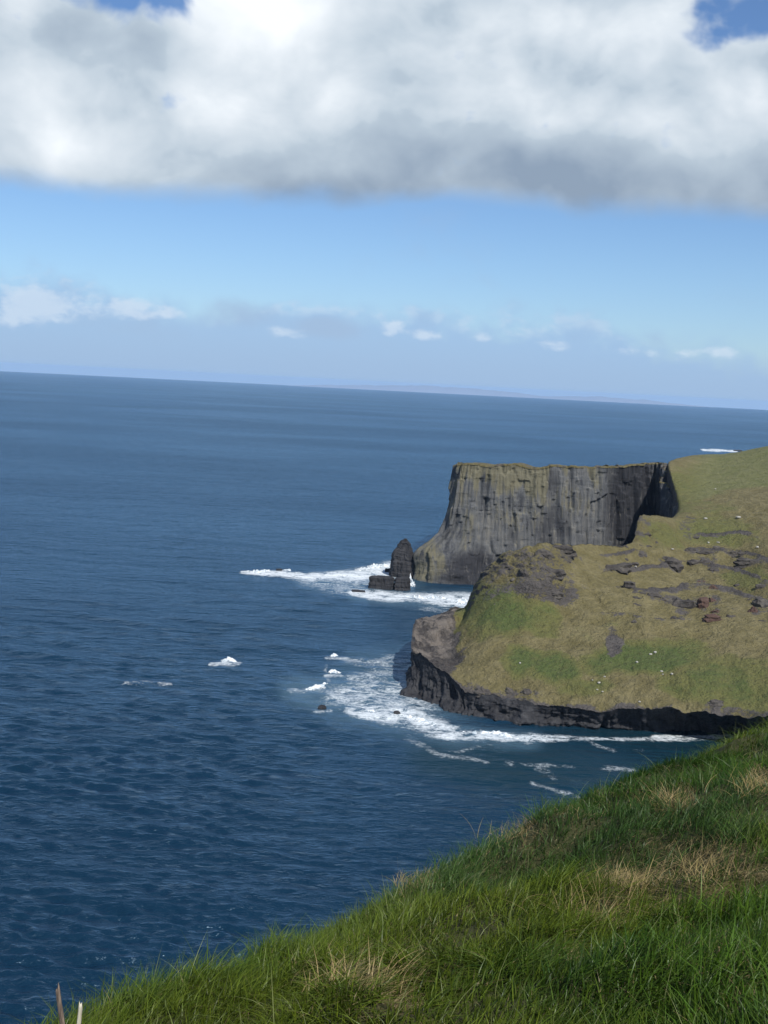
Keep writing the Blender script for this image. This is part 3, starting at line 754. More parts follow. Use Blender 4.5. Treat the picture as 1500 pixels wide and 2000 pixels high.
    for j, q in enumerate(steps):
        if q <= 0:
            T[:, j] = edge; T[:, j, :2] += nn * (0.5 if q < 0 else 0.0); T[:, j, 2] += (-0.7 if q < 0 else 0.5)
        else:
            T[:, j, 0] = edge[:, 0] * (1 - q) + bx * q; T[:, j, 1] = edge[:, 1] * (1 - q) + by * q
            T[:, j, 2] = edge[:, 2] + 0.6 - 26 * q ** 1.3 + 0.8 * fbm(T[:, j, 0] * 0.06, T[:, j, 1] * 0.06, seed=75, oct=3)
    me = make_mesh('turf_top', T.reshape(-1, 3) - off, gridF(NE, len(steps)))
    for n_, a in (('green', -0.4), ('rock', 0.5), ('pale', 0), ('field', 0)): add_attr(me, n_, np.full(NE * len(steps), a))
    link('turf_top', me, M_TURF, root)
    return root


CLIFF = build_cliff()


# ------------------------------------------------------------------ rocks
def rock_mesh(name, size, seed, sub=3, strata=0.0, rough=0.25, rot=0.0):
    bm = bmesh.new(); bmesh.ops.create_icosphere(bm, subdivisions=sub, radius=1.0)
    V = np.array([v.co[:] for v in bm.verts]); F = np.array([[v.index for v in f.verts] for f in bm.faces]); bm.free()
    # blocky: push towards a box
    L = np.max(np.abs(V), axis=1, keepdims=True); V = V * (0.45 + 0.55 / L)
    V = V * np.array(size) * 0.5
    m = float(min(size))
    a = fbm(V[:, 0] / m * 1.6 + seed, V[:, 1] / m * 1.6, V[:, 2] / m * 1.6, seed=seed, oct=4)
    b = fbm(V[:, 0] / m * 0.5 + seed, V[:, 1] / m * 0.5, V[:, 2] / m * 0.5, seed=seed + 9, oct=3)
    n = V / (np.linalg.norm(V, axis=1, keepdims=True) + 1e-9)
    V = V + n * (a * rough * m + b * rough * 1.4 * m)[:, None]
    if strata:
        q = np.floor(V[:, 2] / strata) % 2
        V[:, :2] *= (1 - 0.16 * q)[:, None]
    c, s = math.cos(rot), math.sin(rot)
    V = V @ np.array([[c, s, 0], [-s, c, 0], [0, 0, 1]])
    return make_mesh(name, V, F, smooth=False)


for i, (x, y, wp, hp, red) in enumerate(OUTCROPS):
    p = on_head(x, y); D = math.hypot(p[0], p[1]); k = D / FPX
    wdt, hgt = wp * k, hp * k * 1.1
    me = rock_mesh('rock_outcrop', (wdt * 1.05, max(2.0, hgt * 1.0), hgt), 100 + i, 3, hgt * 0.28, 0.60, (i * 37 % 10 - 5) * 0.05)
    o = link('rock_outcrop', me, M_RED if red else M_OUT, HEAD)
    o.location = Vector(p) - Vector(HEAD.location) + Vector((0, 0.42 * hgt + 0.4, -0.12 * hgt))
    if red: o['label'] = 'reddish brown rock outcrop'


_rg = np.random.default_rng(77)
for i in range(52):
    if i < 34: x, y = _rg.uniform(1205, 1500), 1065 + 35 * _rg.integers(0, 5) + _rg.normal(0, 7)
    else: x, y = _rg.uniform(985, 1130), _rg.uniform(1080, 1170)
    p = on_head(x, y); k = math.hypot(p[0], p[1]) / FPX; wdt = _rg.uniform(7, 19) * k; hgt = _rg.uniform(3.5, 7) * k
    me = rock_mesh('rock_outcrop', (wdt, max(1.2, hgt), hgt), 500 + i, 2, hgt * 0.3, 0.6, _rg.normal(0, 0.25))
    o = link('rock_outcrop', me, M_OUT, HEAD); o.location = Vector(p) - Vector(HEAD.location) + Vector((0, 0.35 * hgt + 0.3, -0.1 * hgt))


def stone(px, py, wp, label, group, i):
    p = on_head(px, py); k = math.hypot(p[0], p[1]) / FPX; w_ = wp * k * 0.8
    me = rock_mesh('stone', (w_, w_ * 0.7, w_ * 0.5), 300 + i, 2, 0, 0.2, i)
    o = link('stone', me, M_PALE, None, label=label, category='stone', group=group)
    o.location = Vector(p) + Vector((0, 0, w_ * 0.18))


G1 = 'pale stones scattered on the grassy headland'
ST = [(1270, 1276, 8, 'small pale stone on the bright green grass, left of a close pair'), (1281, 1274, 9, 'small pale stone on the bright green grass, right of a close pair'),
      (1242, 1292, 7, 'lone pale stone at the left end of the bright green patch'),
      (1293, 1310, 7, 'upper left pale stone of the trio below the bright green patch'), (1297, 1316, 6, 'lowest pale stone of the trio below the bright green patch'), (1311, 1315, 8, 'right pale stone of the trio below the bright green patch'),
      (1181, 1320, 6, 'topmost pale stone of the cluster on the lower middle slope'), (1168, 1332, 8, 'largest pale stone of the cluster on the lower middle slope'), (1158, 1327, 5, 'leftmost tiny pale stone of the cluster on the lower middle slope'),
      (1167, 1346, 6, 'left pale stone of the pair below the cluster on the lower slope'), (1177, 1349, 6, 'right pale stone of the pair below the cluster on the lower slope'),
      (1015, 1293, 7, 'pale stone alone on the green slope near the seaward end'), (1249, 1369, 6, 'pale stone alone at the lower edge of the grass'),
      (1443, 1012, 13, 'large white boulder high on the hillside near the dark inlet wall'), (1385, 1060, 9, 'pale boulder above the long dark ledge, left of two'), (1404, 1059, 8, 'pale boulder above the long dark ledge, right of two'),
      (1314, 1072, 8, 'pale boulder at the left of the upper ledges'), (1480, 1068, 8, 'pale boulder right of the long dark ledge'), (1242, 1105, 6, 'pale stone beside the left layered outcrop'), (1380, 1012, 9, 'flat pale rock beside the inlet wall'), (1398, 953, 6, 'pale rock at the lower field edge')]
for i, (x, y, wp, lb) in enumerate(ST): stone(x, y, wp, lb, G1, i)


def ring_rock(name, prof, seed, nth=72, parent=None, mat=M_DARK, off=Vector((0, 0, 0)), amp=1.0):
    """prof: (z, cx, cy, rx, ry) from below the water up; a blocky tapering rock"""
    prof = np.array(prof, float); nz = 60
    zs = np.linspace(prof[0, 0], prof[-1, 0], nz)
    q = np.stack([np.interp(zs, prof[:, 0], prof[:, i]) for i in range(5)], 1)
    th = np.linspace(0, 2 * math.pi, nth, endpoint=False)
    c, s = np.cos(th), np.sin(th); L = np.maximum(np.abs(c), np.abs(s)) ** 0.6
    TH, ZZ = np.meshgrid(th, zs)
    d = amp * (1.0 * fbm(np.cos(TH) * 1.6 + seed, np.sin(TH) * 1.6, ZZ * 0.05, seed=seed, oct=3) + 0.7 * fbm(np.cos(TH) * 5, np.sin(TH) * 5 + seed, ZZ * 0.12, seed=seed + 3, oct=3) + 0.45 * fbm(TH * 0.3, ZZ * 0.6, seed=seed + 5, oct=3))
    X = q[:, 1:2] + (q[:, 3:4] + d * np.minimum(1, q[:, 3:4] / 3)) * (c / L)[None]; Y = q[:, 2:3] + (q[:, 4:5] + d * np.minimum(1, q[:, 4:5] / 3)) * (s / L)[None]
    V = np.stack([X, Y, ZZ + 0.8 * amp * fbm(X * 0.2, Y * 0.2, seed=seed + 8, oct=3) * (ZZ > 2)], -1).reshape(-1, 3)
    i = np.arange(nz - 1)[:, None] * nth + np.arange(nth)[None]; j = np.arange(nz - 1)[:, None] * nth + (np.arange(nth)[None] + 1) % nth
    F = np.stack([i, j, j + nth, i + nth], -1).reshape(-1, 4)
    V = np.concatenate([V, [[q[-1, 1], q[-1, 2], V[-nth:, 2].max()]]]); a = (nz - 1) * nth + np.arange(nth); b = (nz - 1) * nth + (np.arange(nth) + 1) % nth
    F = np.concatenate([F, np.stack([a, b, np.full(nth, len(V) - 1), np.full(nth, len(V) - 1)], -1)])
    bm = bmesh.new(); vs_ = [bm.verts.new(v) for v in V]
    for f in F:
        try: bm.faces.new([vs_[k] for k in dict.fromkeys(f)])
        except ValueError: pass
    me = bpy.data.meshes.new(name); bm.to_mesh(me); bm.free()
    return me


K85 = 860 / FPX
# sea stack: pointed, steeper on the right
p0 = P(785, 1140, 872); p0[2] = 0
st = ring_rock('sea_stack', [(-6, 0, 0, 9.944, 8.8), (4, 0, 0, 9.605, 8.8), (11, -0.2, 0, 9.04, 7.7), (16.5, -0.4, 0, 8.588, 6.6), (20, -0.4, 0, 6.9, 5.2), (23.4, 0.4, 0, 5.1, 4.0), (26.4, 1.0, 0, 3.3, 2.6), (28.4, 1.4, 0, 1.7, 1.4), (29.4, 1.4, 0, 0.7, 0.6)], 7, amp=2.1)
o = link('sea_stack', st, M_STACK, label='pointed dark sea stack standing just off the cliff foot', category='sea stack'); o.location = p0
# low flat rock in front of it, two blocks with a slit
root = link('rock_ledge', None, label='low flat-topped black rock ledge in the surf before the pointed stack', category='rock ledge')
p1 = S(758, 1152, 0); root.location = p1
for (xa, xb, sd) in ((721, 767, 21), (770.5, 797, 22)):
    cx = ((xa + xb) / 2 - 758) * K85; rx = (xb - xa) / 2 * K85
    me = ring_rock('rock_block', [(-5, cx, 5, rx + 0.4, 5), (3, cx, 5, rx + 0.2, 4.6), (6, cx, 5, rx - 0.2, 4.2), (8.4, cx, 5, rx - 0.5, 4.0), (8.9, cx, 5, rx - 1.6, 3.0)], sd, amp=1.3)
    link('rock_block', me, M_STACK, root)

LOW = [((545, 1114), 14, 4, 'low dark rock awash between two white breakers far out'), ((776, 1396), 16, 7, 'low black rock awash at the foot of the headland point'), ((629, 1383), 14, 4, 'small dark rock barely awash in the open water'),
       ((757, 1117), 12, 7, 'small black rock between the stack and the low ledge'), ((1441, 880.5), 16, 2.5, 'far dark reef rock at the end of a white surf line'), ((700, 1157), 26, 4, 'flat wet rock left of the low ledge')]
for i, ((x, y), wp, hp, lb) in enumerate(LOW):
    p = S(x, y, 0); k = math.hypot(p[0], p[1]) / FPX
    me = rock_mesh('sea_rock', (wp * k, max(wp * k * 0.6, 2.5), hp * k * 2), 400 + i, 3, 0, 0.3)
    o = link('sea_rock', me, M_STACK, label=lb, category='rock'); o.location = (p[0], p[1], 0.1 - math.hypot(p[0], p[1]) ** 2 / 2 / EARTH)


# ------------------------------------------------------------------ breaking waves
def breaker(pts, label, wid, hgt, seed, group=None, z0=0.0):
    """ridge of white water along a line of (px, py); wid, hgt in metres"""
    Q = np.array([S(x, y, 0) for x, y in pts]); t = np.concatenate([[0], np.cumsum(np.linalg.norm(np.diff(Q, axis=0), axis=1))])
    nu = int(np.clip(t[-1] * 3, 40, 260)); nv = 34
    us = np.linspace(0, t[-1], nu); L = pchip(t, Q, us) if len(Q) > 2 else np.stack([np.interp(us, t, Q[:, i]) for i in range(3)], 1)
    tan = np.gradient(L, axis=0); nrm = np.stack([-tan[:, 1], tan[:, 0]], 1); nrm /= np.linalg.norm(nrm, axis=1, keepdims=True)
    v = np.linspace(-1, 1, nv)[None] * np.ones((nu, 1)); u = us[:, None] * np.ones((1, nv))
    env = np.sin(np.pi * np.clip(us / t[-1], 0, 1))[:, None] ** 0.6
    Wd = wid * (0.45 + 0.55 * env) * (1 + 0.45 * fbm(us * 0.35, us * 0, seed=seed, oct=3))[:, None]
    X = L[:, None, 0] + nrm[:, None, 0] * v * Wd; Y = L[:, None, 1] + nrm[:, None, 1] * v * Wd
    nz = 0.42 + 0.9 * fbm(X * 0.5, Y * 0.5, seed=seed + 2, oct=5, gain=0.62) + 0.7 * fbm(u * 0.4, u * 0, seed=seed + 4, oct=4, gain=0.6)
    Z = (hgt if hgt > 9 else 0.66 * hgt) * env * np.clip(nz, 0, 2) * np.exp(-(v * 1.9) ** 2) + 0.5 * fbm(X * 1.1, Y * 1.1, seed=seed + 6, oct=3) - 0.25 - 0.9 * np.abs(v) ** 1.5 - 0.9 * (1 - env)
    Z = Z + z0 - (X ** 2 + Y ** 2) / (2 * EARTH)
    c = L.mean(0); V = np.stack([X - c[0], Y - c[1], Z], -1).reshape(-1, 3)
    me = make_mesh('breaking_wave', V, gridF(nu, nv)); add_attr(me, 'cover', (np.exp(-(v * 1.35) ** 2) * (0.25 + 0.75 * env)).ravel())
    o = link('breaking_wave', me, M_FOAM, label=label, category='breaking wave', group=group); o.location = (c[0], c[1], 0.25)


GB = 'white breakers out on the water'
breaker([(430, 1297), (446, 1291), (463, 1296)], 'lone bright white splash in the open water left of the others', 5.5, 5.0, 1, GB)
breaker([(645, 1283), (653, 1281), (662, 1283)], 'farthest small white breaker in the row off the headland point', 3.5, 2.0, 2, GB)
breaker([(640, 1317), (652, 1313), (664, 1318)], 'small peaked white breaker in the middle of the row off the headland point', 4.5, 4.5, 3, GB)
breaker([(583, 1350), (612, 1345), (632, 1338), (645, 1332)], 'long slanting white breaker in the row off the headland point', 3.5, 2.6, 4, GB)
breaker([(618, 1383), (628, 1381), (640, 1384)], 'tiny white breaker over the dark rock nearest in the row', 2.2, 1.6, 5, GB)
breaker([(475, 1116), (505, 1119), (522, 1116), (533, 1120)], 'white breaker at the outer tip of the long surf line', 8, 4.5, 6, GB)
breaker([(552, 1115), (560, 1113), (568, 1116)], 'tiny white breaker just right of the rock far out', 5, 3, 7, GB)
GS = 'surf breaking along the rocks'
breaker([(690, 1114), (720, 1111), (750, 1106), (768, 1110)], 'bright surf crest piled up left of the pointed stack', 9, 5, 8, GS)
breaker([(726, 1161), (770, 1164), (810, 1168), (860, 1168), (905, 1178)], 'long surf crest in front of the low ledge and cliff foot', 9, 3.0, 9, GS)
breaker([(893, 1182), (905, 1176), (918, 1182)], 'heaped white surf in the inlet mouth behind the headland', 10, 5, 10, GS)
breaker([(768, 1394), (800, 1402), (835, 1412), (872, 1422)], 'bright surf crest below the dark end of the headland', 6, 2.6, 11, GS)
breaker([(880, 1430), (930, 1434), (965, 1433), (1000, 1441), (1030, 1446)], 'surf crest running along the base of the dark rock band', 4.5, 2.8, 12, GS)
breaker([(700, 1387), (730, 1389), (765, 1393)], 'low foaming crest trailing seaward from the headland point', 5, 1.4, 13, GS)
breaker([(794, 1148), (801, 1143), (809, 1148)], 'white spout of surf in the gap between ledge and cliff', 4, 10.5, 14, GS)
breaker([(1376, 877.6), (1405, 879), (1436, 881)], 'thin white surf line far off beside the hill crest', 34, 3.0, 15, GS)


# ------------------------------------------------------------------ faint land on the horizon
def build_island(pts, D, label, seed, depth):
    m_, t_, p_, o_ = new_mat('far_land'); p_.inputs['Base Color'].default_value = (0.19, 0.245, 0.34, 1)  # blue-grey of distant haze put into the base colour
    xs = np.linspace(pts[0][0], pts[-1][0], 220); hh = np.interp(xs, [q[0] for q in pts], [q[1] for q in pts])
    hh = np.maximum(0, hh * (1 + 0.22 * fbm(xs * 0.03, xs * 0, seed=seed, oct=4))) * D / FPX
    rows = []
    for q, f in ((-1.0, 0.0), (-0.92, 0.25), (-0.55, 0.62), (-0.2, 0.93), (0.0, 1.0), (0.4, 0.7), (1.0, 0.0)):
        r = []
        for x, h in zip(xs, hh):
            d = pix_dir(x, 760); a = math.atan2(d[0], d[1]); rr = D + q * depth
            r.append((rr * math.sin(a), rr * math.cos(a), h * f - 6 * (f == 0) - rr * rr / (2 * EARTH)))
        rows.append(r)
    V = np.array(rows); V[1:-1, :, 2] += 3 * fbm(V[1:-1, :, 0] * 0.004, V[1:-1, :, 1] * 0.004, seed=seed, oct=3)
    c = V.reshape(-1, 3).mean(0); c[2] = 0
    me = make_mesh('island', V.reshape(-1, 3) - c, gridF(7, len(xs)))
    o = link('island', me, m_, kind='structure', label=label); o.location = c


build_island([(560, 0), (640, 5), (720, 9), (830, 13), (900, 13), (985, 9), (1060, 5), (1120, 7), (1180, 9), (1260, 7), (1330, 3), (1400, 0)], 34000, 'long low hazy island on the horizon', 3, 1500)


# ------------------------------------------------------------------ foreground turf
def build_ground():
    px = [-500, -100, 60, 400, 700, 940, 1200, 1500, 1800, 2300]
    E = [P(-500, 2340, 2.6), P(-100, 2140, 3.5), P(60, 2068, 4.0), P(400, 1926, 5.0), P(700, 1802, 6.0), P(940, 1688, 7.0), P(1200, 1556, 8.4), P(1500, 1444, 10.2), P(1800, 1330, 12.5), P(2300, 1180, 17)]
    Nn = [(-500, 2900, 1.9), (-300, 2500, 2.3), (-120, 2400, 2.5), (280, 2300, 2.4), (600, 2300, 2.4), (800, 2300, 2.4), (1050, 2300, 2.4), (1450, 2300, 2.4), (1900, 2300, 2.5), (2600, 2200, 3.0)]
    Mm = [(-500, 2500, 2.3), (-180, 2280, 2.9), (0, 2200, 3.3), (360, 2050, 3.7), (660, 1930, 3.9), (880, 1880, 4.1), (1120, 1800, 4.6), (1470, 1720, 5.0), (1850, 1640, 5.6), (2450, 1520, 7)]
    rows = []
    b = np.array([P(*q) for q in Nn]); bk = b.copy(); bk[:, 0] *= 1.2; bk[:, 1] = -2.5; bk[:, 2] = EYE - 1.62 + 0.1 * bk[:, 0] * 0.3
    bk2 = bk.copy(); bk2[:, 0] *= 6; bk2[:, 1] = -25; bk2[:, 2] = EYE - 1.0
    more = [np.array(q, float) for q in ([[20, -25, 149.6], [45, -25, 151.5]], [[7.5, -3, 148.9], [26, -5, 150.3]], [[7, 0.8, 148.75], [25, 0, 150.1]], [[9.5, 4.5, 148.45], [28, 6, 149.9]], [[17, 19, 147.5], [34, 25, 149.1]])]
    rows = [bk2, bk, b, np.array([P(*q) for q in Mm]), np.array(E)]
    rows = [np.concatenate([a_, q_]) for a_, q_ in zip(rows, more)]; E = rows[-1]
    for q, dz in ((0.8, -0.75), (2.2, -3.2), (6, -14), (14, -50), (34, -155)):
        e = np.array(E); d = np.stack([-np.full(len(e), 0.62), np.full(len(e), 0.78)], 1)
        e[:, :2] += d * q; e[:, 2] += dz; e[:, 2] = np.maximum(e[:, 2], -6 if dz < -100 else e[:, 2])
        rows.append(e)
    C = np.array(rows).transpose(1, 0, 2)      # cols, rows
    t = np.arange(12.0); NU = 330
    us = np.interp(np.linspace(0, 1, NU), [0, 0.07, 0.82, 0.9, 1], [0, 1, 8, 9.4, 11])
    rails = np.stack([pchip(t, C[:, j], us) for j in range(C.shape[1])], 1)
    tv = np.array([0, 1, 2, 3.2, 4.6, 5.2, 5.8, 6.6, 7.4, 8.6])
    vs = np.concatenate([np.linspace(0, 2, 14)[:-1], np.linspace(2, 5.8, 150), np.linspace(5.8, 8.6, 30)[1:]])
    G = pchip(tv, rails.transpose(1, 0, 2).reshape(len(tv), -1), vs).reshape(len(vs), NU, 3).transpose(1, 0, 2)
    near = sstep(vs, 0.8, 1.6)[None] * (1 - sstep(vs, 6.0, 8)[None] * 0.0)
    G[..., 2] += near * (0.13 * fbm(G[..., 0] * 0.9, G[..., 1] * 0.9, seed=81, oct=3) + 0.13 * fbm(G[..., 0] * 2.6, G[..., 1] * 2.6, seed=82, oct=3))
    m_, t_, p_, o_ = new_mat('soil'); pos = opos(t_); n_ = t_.noise(pos, 6.0, 5, 0.7)
    t_.put(p_.inputs['Base Color'], t_.mix(t_.ramp(n_, 0.35, 0.65), (0.022, 0.026, 0.010), (0.05, 0.052, 0.02)))
    t_.put(p_.inputs['Normal'], t_.bump(n_, 0.05, 0.8))
    link('ground', make_mesh('ground', G.reshape(-1, 3), gridF(NU, len(vs))), m_, kind='structure', label='grassy clifftop bank falling away in the foreground')
    return G, us, vs


GG, GU, GV = build_ground()
_gp = project(GG.reshape(-1, 3))
_gok = (GG[..., 1] > 0.5).ravel() & (np.tile(GV, len(GU)) < 5.0)


def on_ground(px, py):
    d = np.hypot(_gp[0] - px, _gp[1] - py); d[~_gok] = 1e9
    return GG.reshape(-1, 3)[d.argmin()]


def grass_mat():
    m = bpy.data.materials.new('grass_blade'); m.use_nodes = True; t = NT(m.node_tree); t.n.clear()
    o = t.n.new('ShaderNodeOutputMaterial'); c = t.attr('tint').outputs['Color']
    d = t.n.new('ShaderNodeBsdfDiffuse'); tr = t.n.new('ShaderNodeBsdfTranslucent'); gl = t.n.new('ShaderNodeBsdfGlossy')
    gl.inputs['Roughness'].default_value = 0.45; gl.inputs['Color'].default_value = (0.8, 0.85, 0.8, 1)
    t.l.new(c, d.inputs[0]); t.l.new(t.v('MULTIPLY', c, (1.05, 1.1, 0.7)), tr.inputs[0])
    a = t.n.new('ShaderNodeMixShader'); a.inputs[0].default_value = 0.26; t.l.new(d.outputs[0], a.inputs[1]); t.l.new(tr.outputs[0], a.inputs[2])
    b = t.n.new('ShaderNodeMixShader'); b.inputs[0].default_value = 0.022; t.l.new(a.outputs[0], b.inputs[1]); t.l.new(gl.outputs[0], b.inputs[2])
    t.l.new(b.outputs[0], o.inputs[0]); return m


M_BLADE = grass_mat()


def blades(root, h, wd, head, bend, tilt, tint, rng, nseg=4):
    """root Nx3; head: direction the blade bows to; bend, tilt as fractions of height"""
    N = len(root); ts = np.array([0, 0.35, 0.68, 1.0]) if nseg == 4 else np.array([0, 0.22, 0.44, 0.64, 0.83, 1.0])
    face = head + rng.uniform(-1.4, 1.4, N) + math.pi / 2
    fx = np.stack([np.cos(face), np.sin(face), np.zeros(N)], 1)
    hd = np.stack([np.cos(head), np.sin(head), np.zeros(N)], 1)
    V = []
    for t in ts:
        c = root + hd * (h * (tilt * t + bend * t * t))[:, None]
        c[:, 2] += h * t * (1 - 0.45 * np.clip(bend, 0, 1.3) * t)
        ww = wd * (1 - t) ** 0.7 * (0.75 + 0.5 * min(t * 3, 1))
        if t < 1:
            V.append(c - fx * ww[:, None] * 0.5); V.append(c + fx * ww[:, None] * 0.5)
        else: V.append(c)
    k = len(V); V = np.stack(V, 1).reshape(-1, 3)
    f = []
    for s in range(len(ts) - 2): a = 2 * s; f += [[a, a + 1, a + 3], [a, a + 3, a + 2]]
    f.append([k - 3, k - 2, k - 1])
    F = (np.arange(N)[:, None, None] * k + np.array(f)[None]).reshape(-1, 3)
    return V, F, np.repeat(tint, k, 0)


DRY = [(1170, 1800, 60, 1.0), (1330, 1570, 45, 0.9), (1340, 1720, 150, 0.95), (1240, 1735, 100, 0.9), (1455, 1735, 90, 0.95), (1485, 1610, 60, 0.6), (1420, 1880, 110, 0.4), (700, 1920, 70, 0.65), (760, 1975, 60, 0.7), (1010, 1640, 55, 0.55), (800, 1725, 50, 0.85), (760, 1745, 60, 0.7), (1490, 1530, 40, 0.9), (1440, 1975, 60, 0.6), (1400, 1930, 50, 0.5), (180, 1990, 40, 0.5), (1475, 1480, 30, 0.7), (1100, 1870, 50, 0.6)]


def build_grass():
    rng = np.random.default_rng(11)
    # candidate area: visible bank
    j0, j1 = np.searchsorted(GV, 1.7), np.searchsorted(GV, 5.35)
    sub = GG[:, j0:j1]
    a, b, c, d = sub[:-1, :-1], sub[1:, :-1], sub[:-1, 1:], sub[1:, 1:]
    area = np.linalg.norm(np.cross(b - a, c - a), axis=2)
    mid = (a + d) / 2; mx, my = project(mid.reshape(-1, 3)); D = np.linalg.norm(mid - CAM, axis=2).ravel()
    w_ = area.ravel() * np.where((mx > -150) & (mx < 1650) & (my < 2250) & (mid[..., 1].ravel() > 0.4), 1, np.where(D < 11, 0.16, 0.015)) * np.clip(5 / D, 0.45, 1.6) ** 1.3
    p = w_ / w_.sum()
    NB = 245000
    ix = rng.choice(len(p), NB, p=p); ui, vi = np.divmod(ix, a.shape[1])
    r1, r2 = rng.random(NB)[:, None], rng.random(NB)[:, None]
    A, B, Cc, Dd = a[ui, vi], b[ui, vi], c[ui, vi], d[ui, vi]
    root = (A * (1 - r1) + B * r1) * (1 - r2) + (Cc * (1 - r1) + Dd * r1) * r2
    root[:, 2] -= 0.01
    X, Y = root[:, 0], root[:, 1]
    clump = fbm(X * 2.2, Y * 2.2, seed=91, oct=3); patch = fbm(X * 0.55, Y * 0.55, seed=92, oct=3); fine = fbm(X * 7, Y * 7, seed=93, oct=2)
    px, py = project(root)
    dry = np.zeros(NB)
    for (x, y, r, s) in DRY: dry = np.maximum(dry, s * (1 - sstep(np.hypot((px - x) / (1.25 * r), (py - y) / (0.62 * r)), 0.3, 1.2)))
    pd = np.clip(dry * (0.95 + 1.1 * fine) + 0.06 + 0.22 * sstep(fbm(X * 1.1 + 5, Y * 1.1, seed=98, oct=3), 0.1, 0.5), 0, 0.95)
    isdry = rng.random(NB) < pd
    h = rng.uniform(0.06, 0.165, NB) * (1.0 + 0.8 * clump + 0.25 * patch) * np.where(isdry, 0.62, 1.0)
    head = 0.25 + 1.3 * fbm(X * 0.9, Y * 0.9, seed=94, oct=2) * 2 + 1.0 * fbm(X * 3, Y * 3, seed=97, oct=2) + rng.normal(0, 1.0, NB)
    bend = np.clip(rng.normal(0.65, 0.38, NB) + 0.35 * clump + np.where(isdry, 0.55, 0), 0.05, 1.4); tilt = rng.normal(0.12, 0.28, NB)
    wd = rng.uniform(0.0026, 0.0058, NB) * np.where(isdry, 0.8, 1)
    g0 = np.array([0.024, 0.074, 0.008]); g1 = np.array([0.078, 0.160, 0.012]); g2 = np.array([0.150, 0.195, 0.018]); g3 = np.array([0.052, 0.112, 0.028])
    k1 = np.clip(0.42 + 1.1 * patch + 0.8 * clump + rng.normal(0, 0.25, NB), 0, 1)[:, None]
    k2 = (np.clip(sstep(fbm(X * 0.4 + 9, Y * 0.4, seed=95, oct=3), 0.0, 0.55) * 0.75 + rng.normal(0, 0.18, NB), 0, 1))[:, None]
    k3 = (np.clip(sstep(fbm(X * 0.5 + 3, Y * 0.5, seed=96, oct=3), 0.05, 0.5) * 0.8 + rng.normal(0, 0.1, NB), 0, 1))[:, None]
    tint = g0 * (1 - k1) + g1 * k1; tint = tint * (1 - k2) + g2 * k2; tint = tint * (1 - k3) + g3 * k3
    s0 = np.array([0.36, 0.29, 0.15]); s1 = np.array([0.24, 0.19, 0.08]); rr = rng.random(NB)[:, None]
    tint = np.where(isdry[:, None], s0 * rr + s1 * (1 - rr), tint) * rng.uniform(0.36, 1.0, NB)[:, None]
    V, F, T = blades(root, h, wd, head, bend, tilt, tint, rng)
    # long pale stalks
    NS = 1100; q = rng.choice(NB, NS, p=None); r2_ = root[q]
    tS = (np.array([0.20, 0.23, 0.09]) * rng.uniform(0.55, 1.15, NS)[:, None])
    V2, F2, T2 = blades(r2_, rng.uniform(0.14, 0.28, NS), rng.uniform(0.0018, 0.003, NS), head[q] + rng.normal(0, 0.5, NS), np.clip(rng.normal(0.5, 0.35, NS), 0, 1.3), rng.normal(0.1, 0.2, NS), tS, rng, 6)
    V_, F_, T_ = np.concatenate([V, V2]), np.concatenate([F, F2 + len(V)]), np.concatenate([T, T2])
    me = make_mesh('grass', V_, F_); add_attr(me, 'tint', T_)
    link('grass', me, M_BLADE, kind='stuff', label='thick windblown green grass on the foreground bank', category='grass')


build_grass()

TUFTS = [(1175, 1815, 0.28, 'big pale straw-coloured tuft of dead grass in the green bank, the largest'), (1330, 1580, 0.22, 'dry brownish tuft of grass high on the right of the bank'), (1020, 1650, 0.28, 'arched half-dry tuft of grass close to the upper edge'), (1400, 1735, 0.22, 'wide mat of bleached grass near the right edge'),
         (1245, 1745, 0.2, 'bleached grass tuft left of the wide mat'), (700, 1935, 0.18, 'low yellowed grass tuft near the bottom middle'), (805, 1735, 0.16, 'small tan tuft on the skyline of the bank'), (1488, 1545, 0.2, 'golden dry tuft at the far right of the bank')]
for i, (x, y, s, lb) in enumerate(TUFTS):
    p = on_ground(x, y); rng = np.random.default_rng(50 + i); n = 240
    rt = np.stack([rng.normal(0, s * 0.42, n), rng.normal(0, s * 0.42, n), np.full(n, -0.02)], 1)
    c = np.array([0.36, 0.27, 0.13]); c2 = np.array([0.20, 0.17, 0.06]); rr = rng.random(n)[:, None]
    hd = np.arctan2(rt[:, 1], rt[:, 0]) * 0.5 + rng.normal(0.1, 0.9, n)
    V, F, T = blades(rt, rng.uniform(0.3, 0.75, n) * s, rng.uniform(0.0022, 0.0045, n), hd, np.clip(rng.normal(0.8, 0.3, n), 0.1, 1.5), rng.normal(0.25, 0.2, n), c * rr + c2 * (1 - rr), rng, 6)
    me = make_mesh('dry_grass_tuft', V, F); add_attr(me, 'tint', T)
    o = link('dry_grass_tuft', me, M_BLADE, label=lb, category='grass tuft', group='dry tufts on the foreground bank'); o.location = p


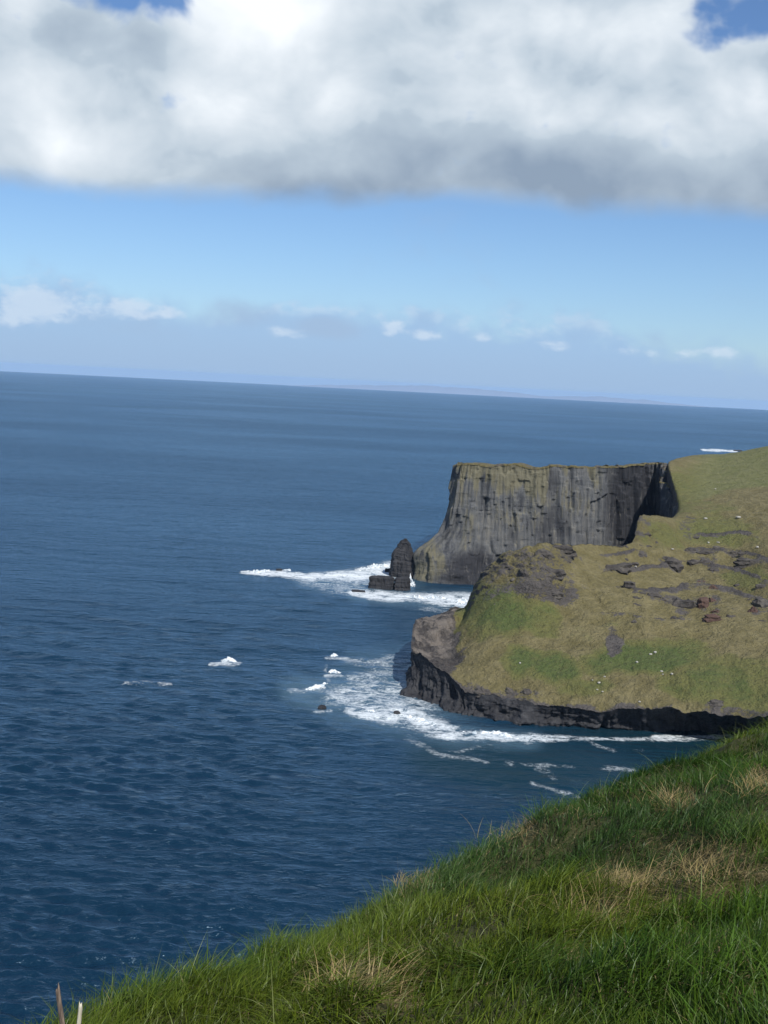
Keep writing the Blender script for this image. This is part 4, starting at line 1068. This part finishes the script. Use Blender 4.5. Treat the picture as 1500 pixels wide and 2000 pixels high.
# ------------------------------------------------------------------ two weathered sticks
def stick(px, py_base, py_top, D, px_top, wpx, mat, label, seed):
    a, b = P(px, py_base, D), P(px_top, py_top, D); k = D / FPX; nth = 12; nz = 26; r0 = wpx * k * 0.5
    zs = np.linspace(0, 1, nz); th = np.linspace(0, 2 * math.pi, nth, endpoint=False)
    ax = b - a; ax_n = ax / np.linalg.norm(ax); u = np.cross(ax_n, [0, 1, 0]); u /= np.linalg.norm(u); v = np.cross(ax_n, u)
    V = []
    for z in zs:
        c = a + ax * z + u * 0.25 * r0 * math.sin(z * 5 + seed)
        for q in th:
            r = r0 * (1.1 - 0.3 * z) * (1 + 0.22 * float(vnoise(math.cos(q) * 2 + seed, math.sin(q) * 2 + z * 1.5, seed=seed)))
            top = ax * (0.05 * math.cos(q + seed) + 0.03 * math.sin(3 * q)) * (z > 0.99)
            V.append(c - a + (u * math.cos(q) + v * math.sin(q)) * r * (0.75 if z > 0.99 else 1) + top)
    V.append(ax * 0.985); V = np.array(V)
    i = np.arange(nz - 1)[:, None] * nth + np.arange(nth)[None]; j = np.arange(nz - 1)[:, None] * nth + (np.arange(nth)[None] + 1) % nth
    F = [tuple(f) for f in np.stack([i, j, j + nth, i + nth], -1).reshape(-1, 4)]
    e = (nz - 1) * nth
    F += [(e + q, e + (q + 1) % nth, len(V) - 1) for q in range(nth)]
    me = bpy.data.meshes.new('wooden_stick'); me.from_pydata([tuple(v) for v in V], [], [tuple(int(x) for x in f) for f in F])
    for p in me.polygons: p.use_smooth = True
    o = link('wooden_stick', me, mat, label=label, category='stick', group='broken sticks in the grass'); o.location = a


def wood_mat(name, a, b):
    m, t, p, o = new_mat(name); pos = opos(t)
    n = t.noise(t.v('MULTIPLY', pos, (160, 160, 14)), 1.0, 5, 0.65)
    t.put(p.inputs['Base Color'], t.mix(t.ramp(n, 0.35, 0.65), a, b)); t.put(p.inputs['Normal'], t.bump(n, 0.004, 0.8)); return m


MW1 = wood_mat('grey_brown_wood', (0.10, 0.075, 0.06), (0.24, 0.19, 0.15)); MW2 = wood_mat('bleached_wood', (0.30, 0.27, 0.2), (0.55, 0.52, 0.42))
stick(130, 2080, 1928, 3.35, 114, 11.5, MW1, 'taller grey-brown broken stick leaning left in the grass', 3)
stick(150, 2090, 1962, 3.2, 157, 10, MW2, 'shorter bleached wooden stick upright in the grass', 5)


# ------------------------------------------------------------------ haze
def build_haze(density):
    bm = bmesh.new(); bmesh.ops.create_cube(bm, size=1.0)
    me = bpy.data.meshes.new('haze'); bm.to_mesh(me); bm.free()
    m = bpy.data.materials.new('haze_air'); m.use_nodes = True; t = NT(m.node_tree); t.n.clear()
    o = t.n.new('ShaderNodeOutputMaterial'); p = t.n.new('ShaderNodeVolumePrincipled')
    p.inputs['Color'].default_value = (0.46, 0.68, 1.0, 1); p.inputs['Density'].default_value = density; p.inputs['Anisotropy'].default_value = 0.0
    t.l.new(p.outputs[0], o.inputs['Volume'])
    ob = link('haze', me, m, kind='stuff', label='pale sea haze thickening towards the horizon')
    lo, hi = -310.0, 178.0
    ob.scale = (124000, 124000, hi - lo); ob.location = (0, 0, (hi + lo) / 2)


build_haze(1.4e-5)
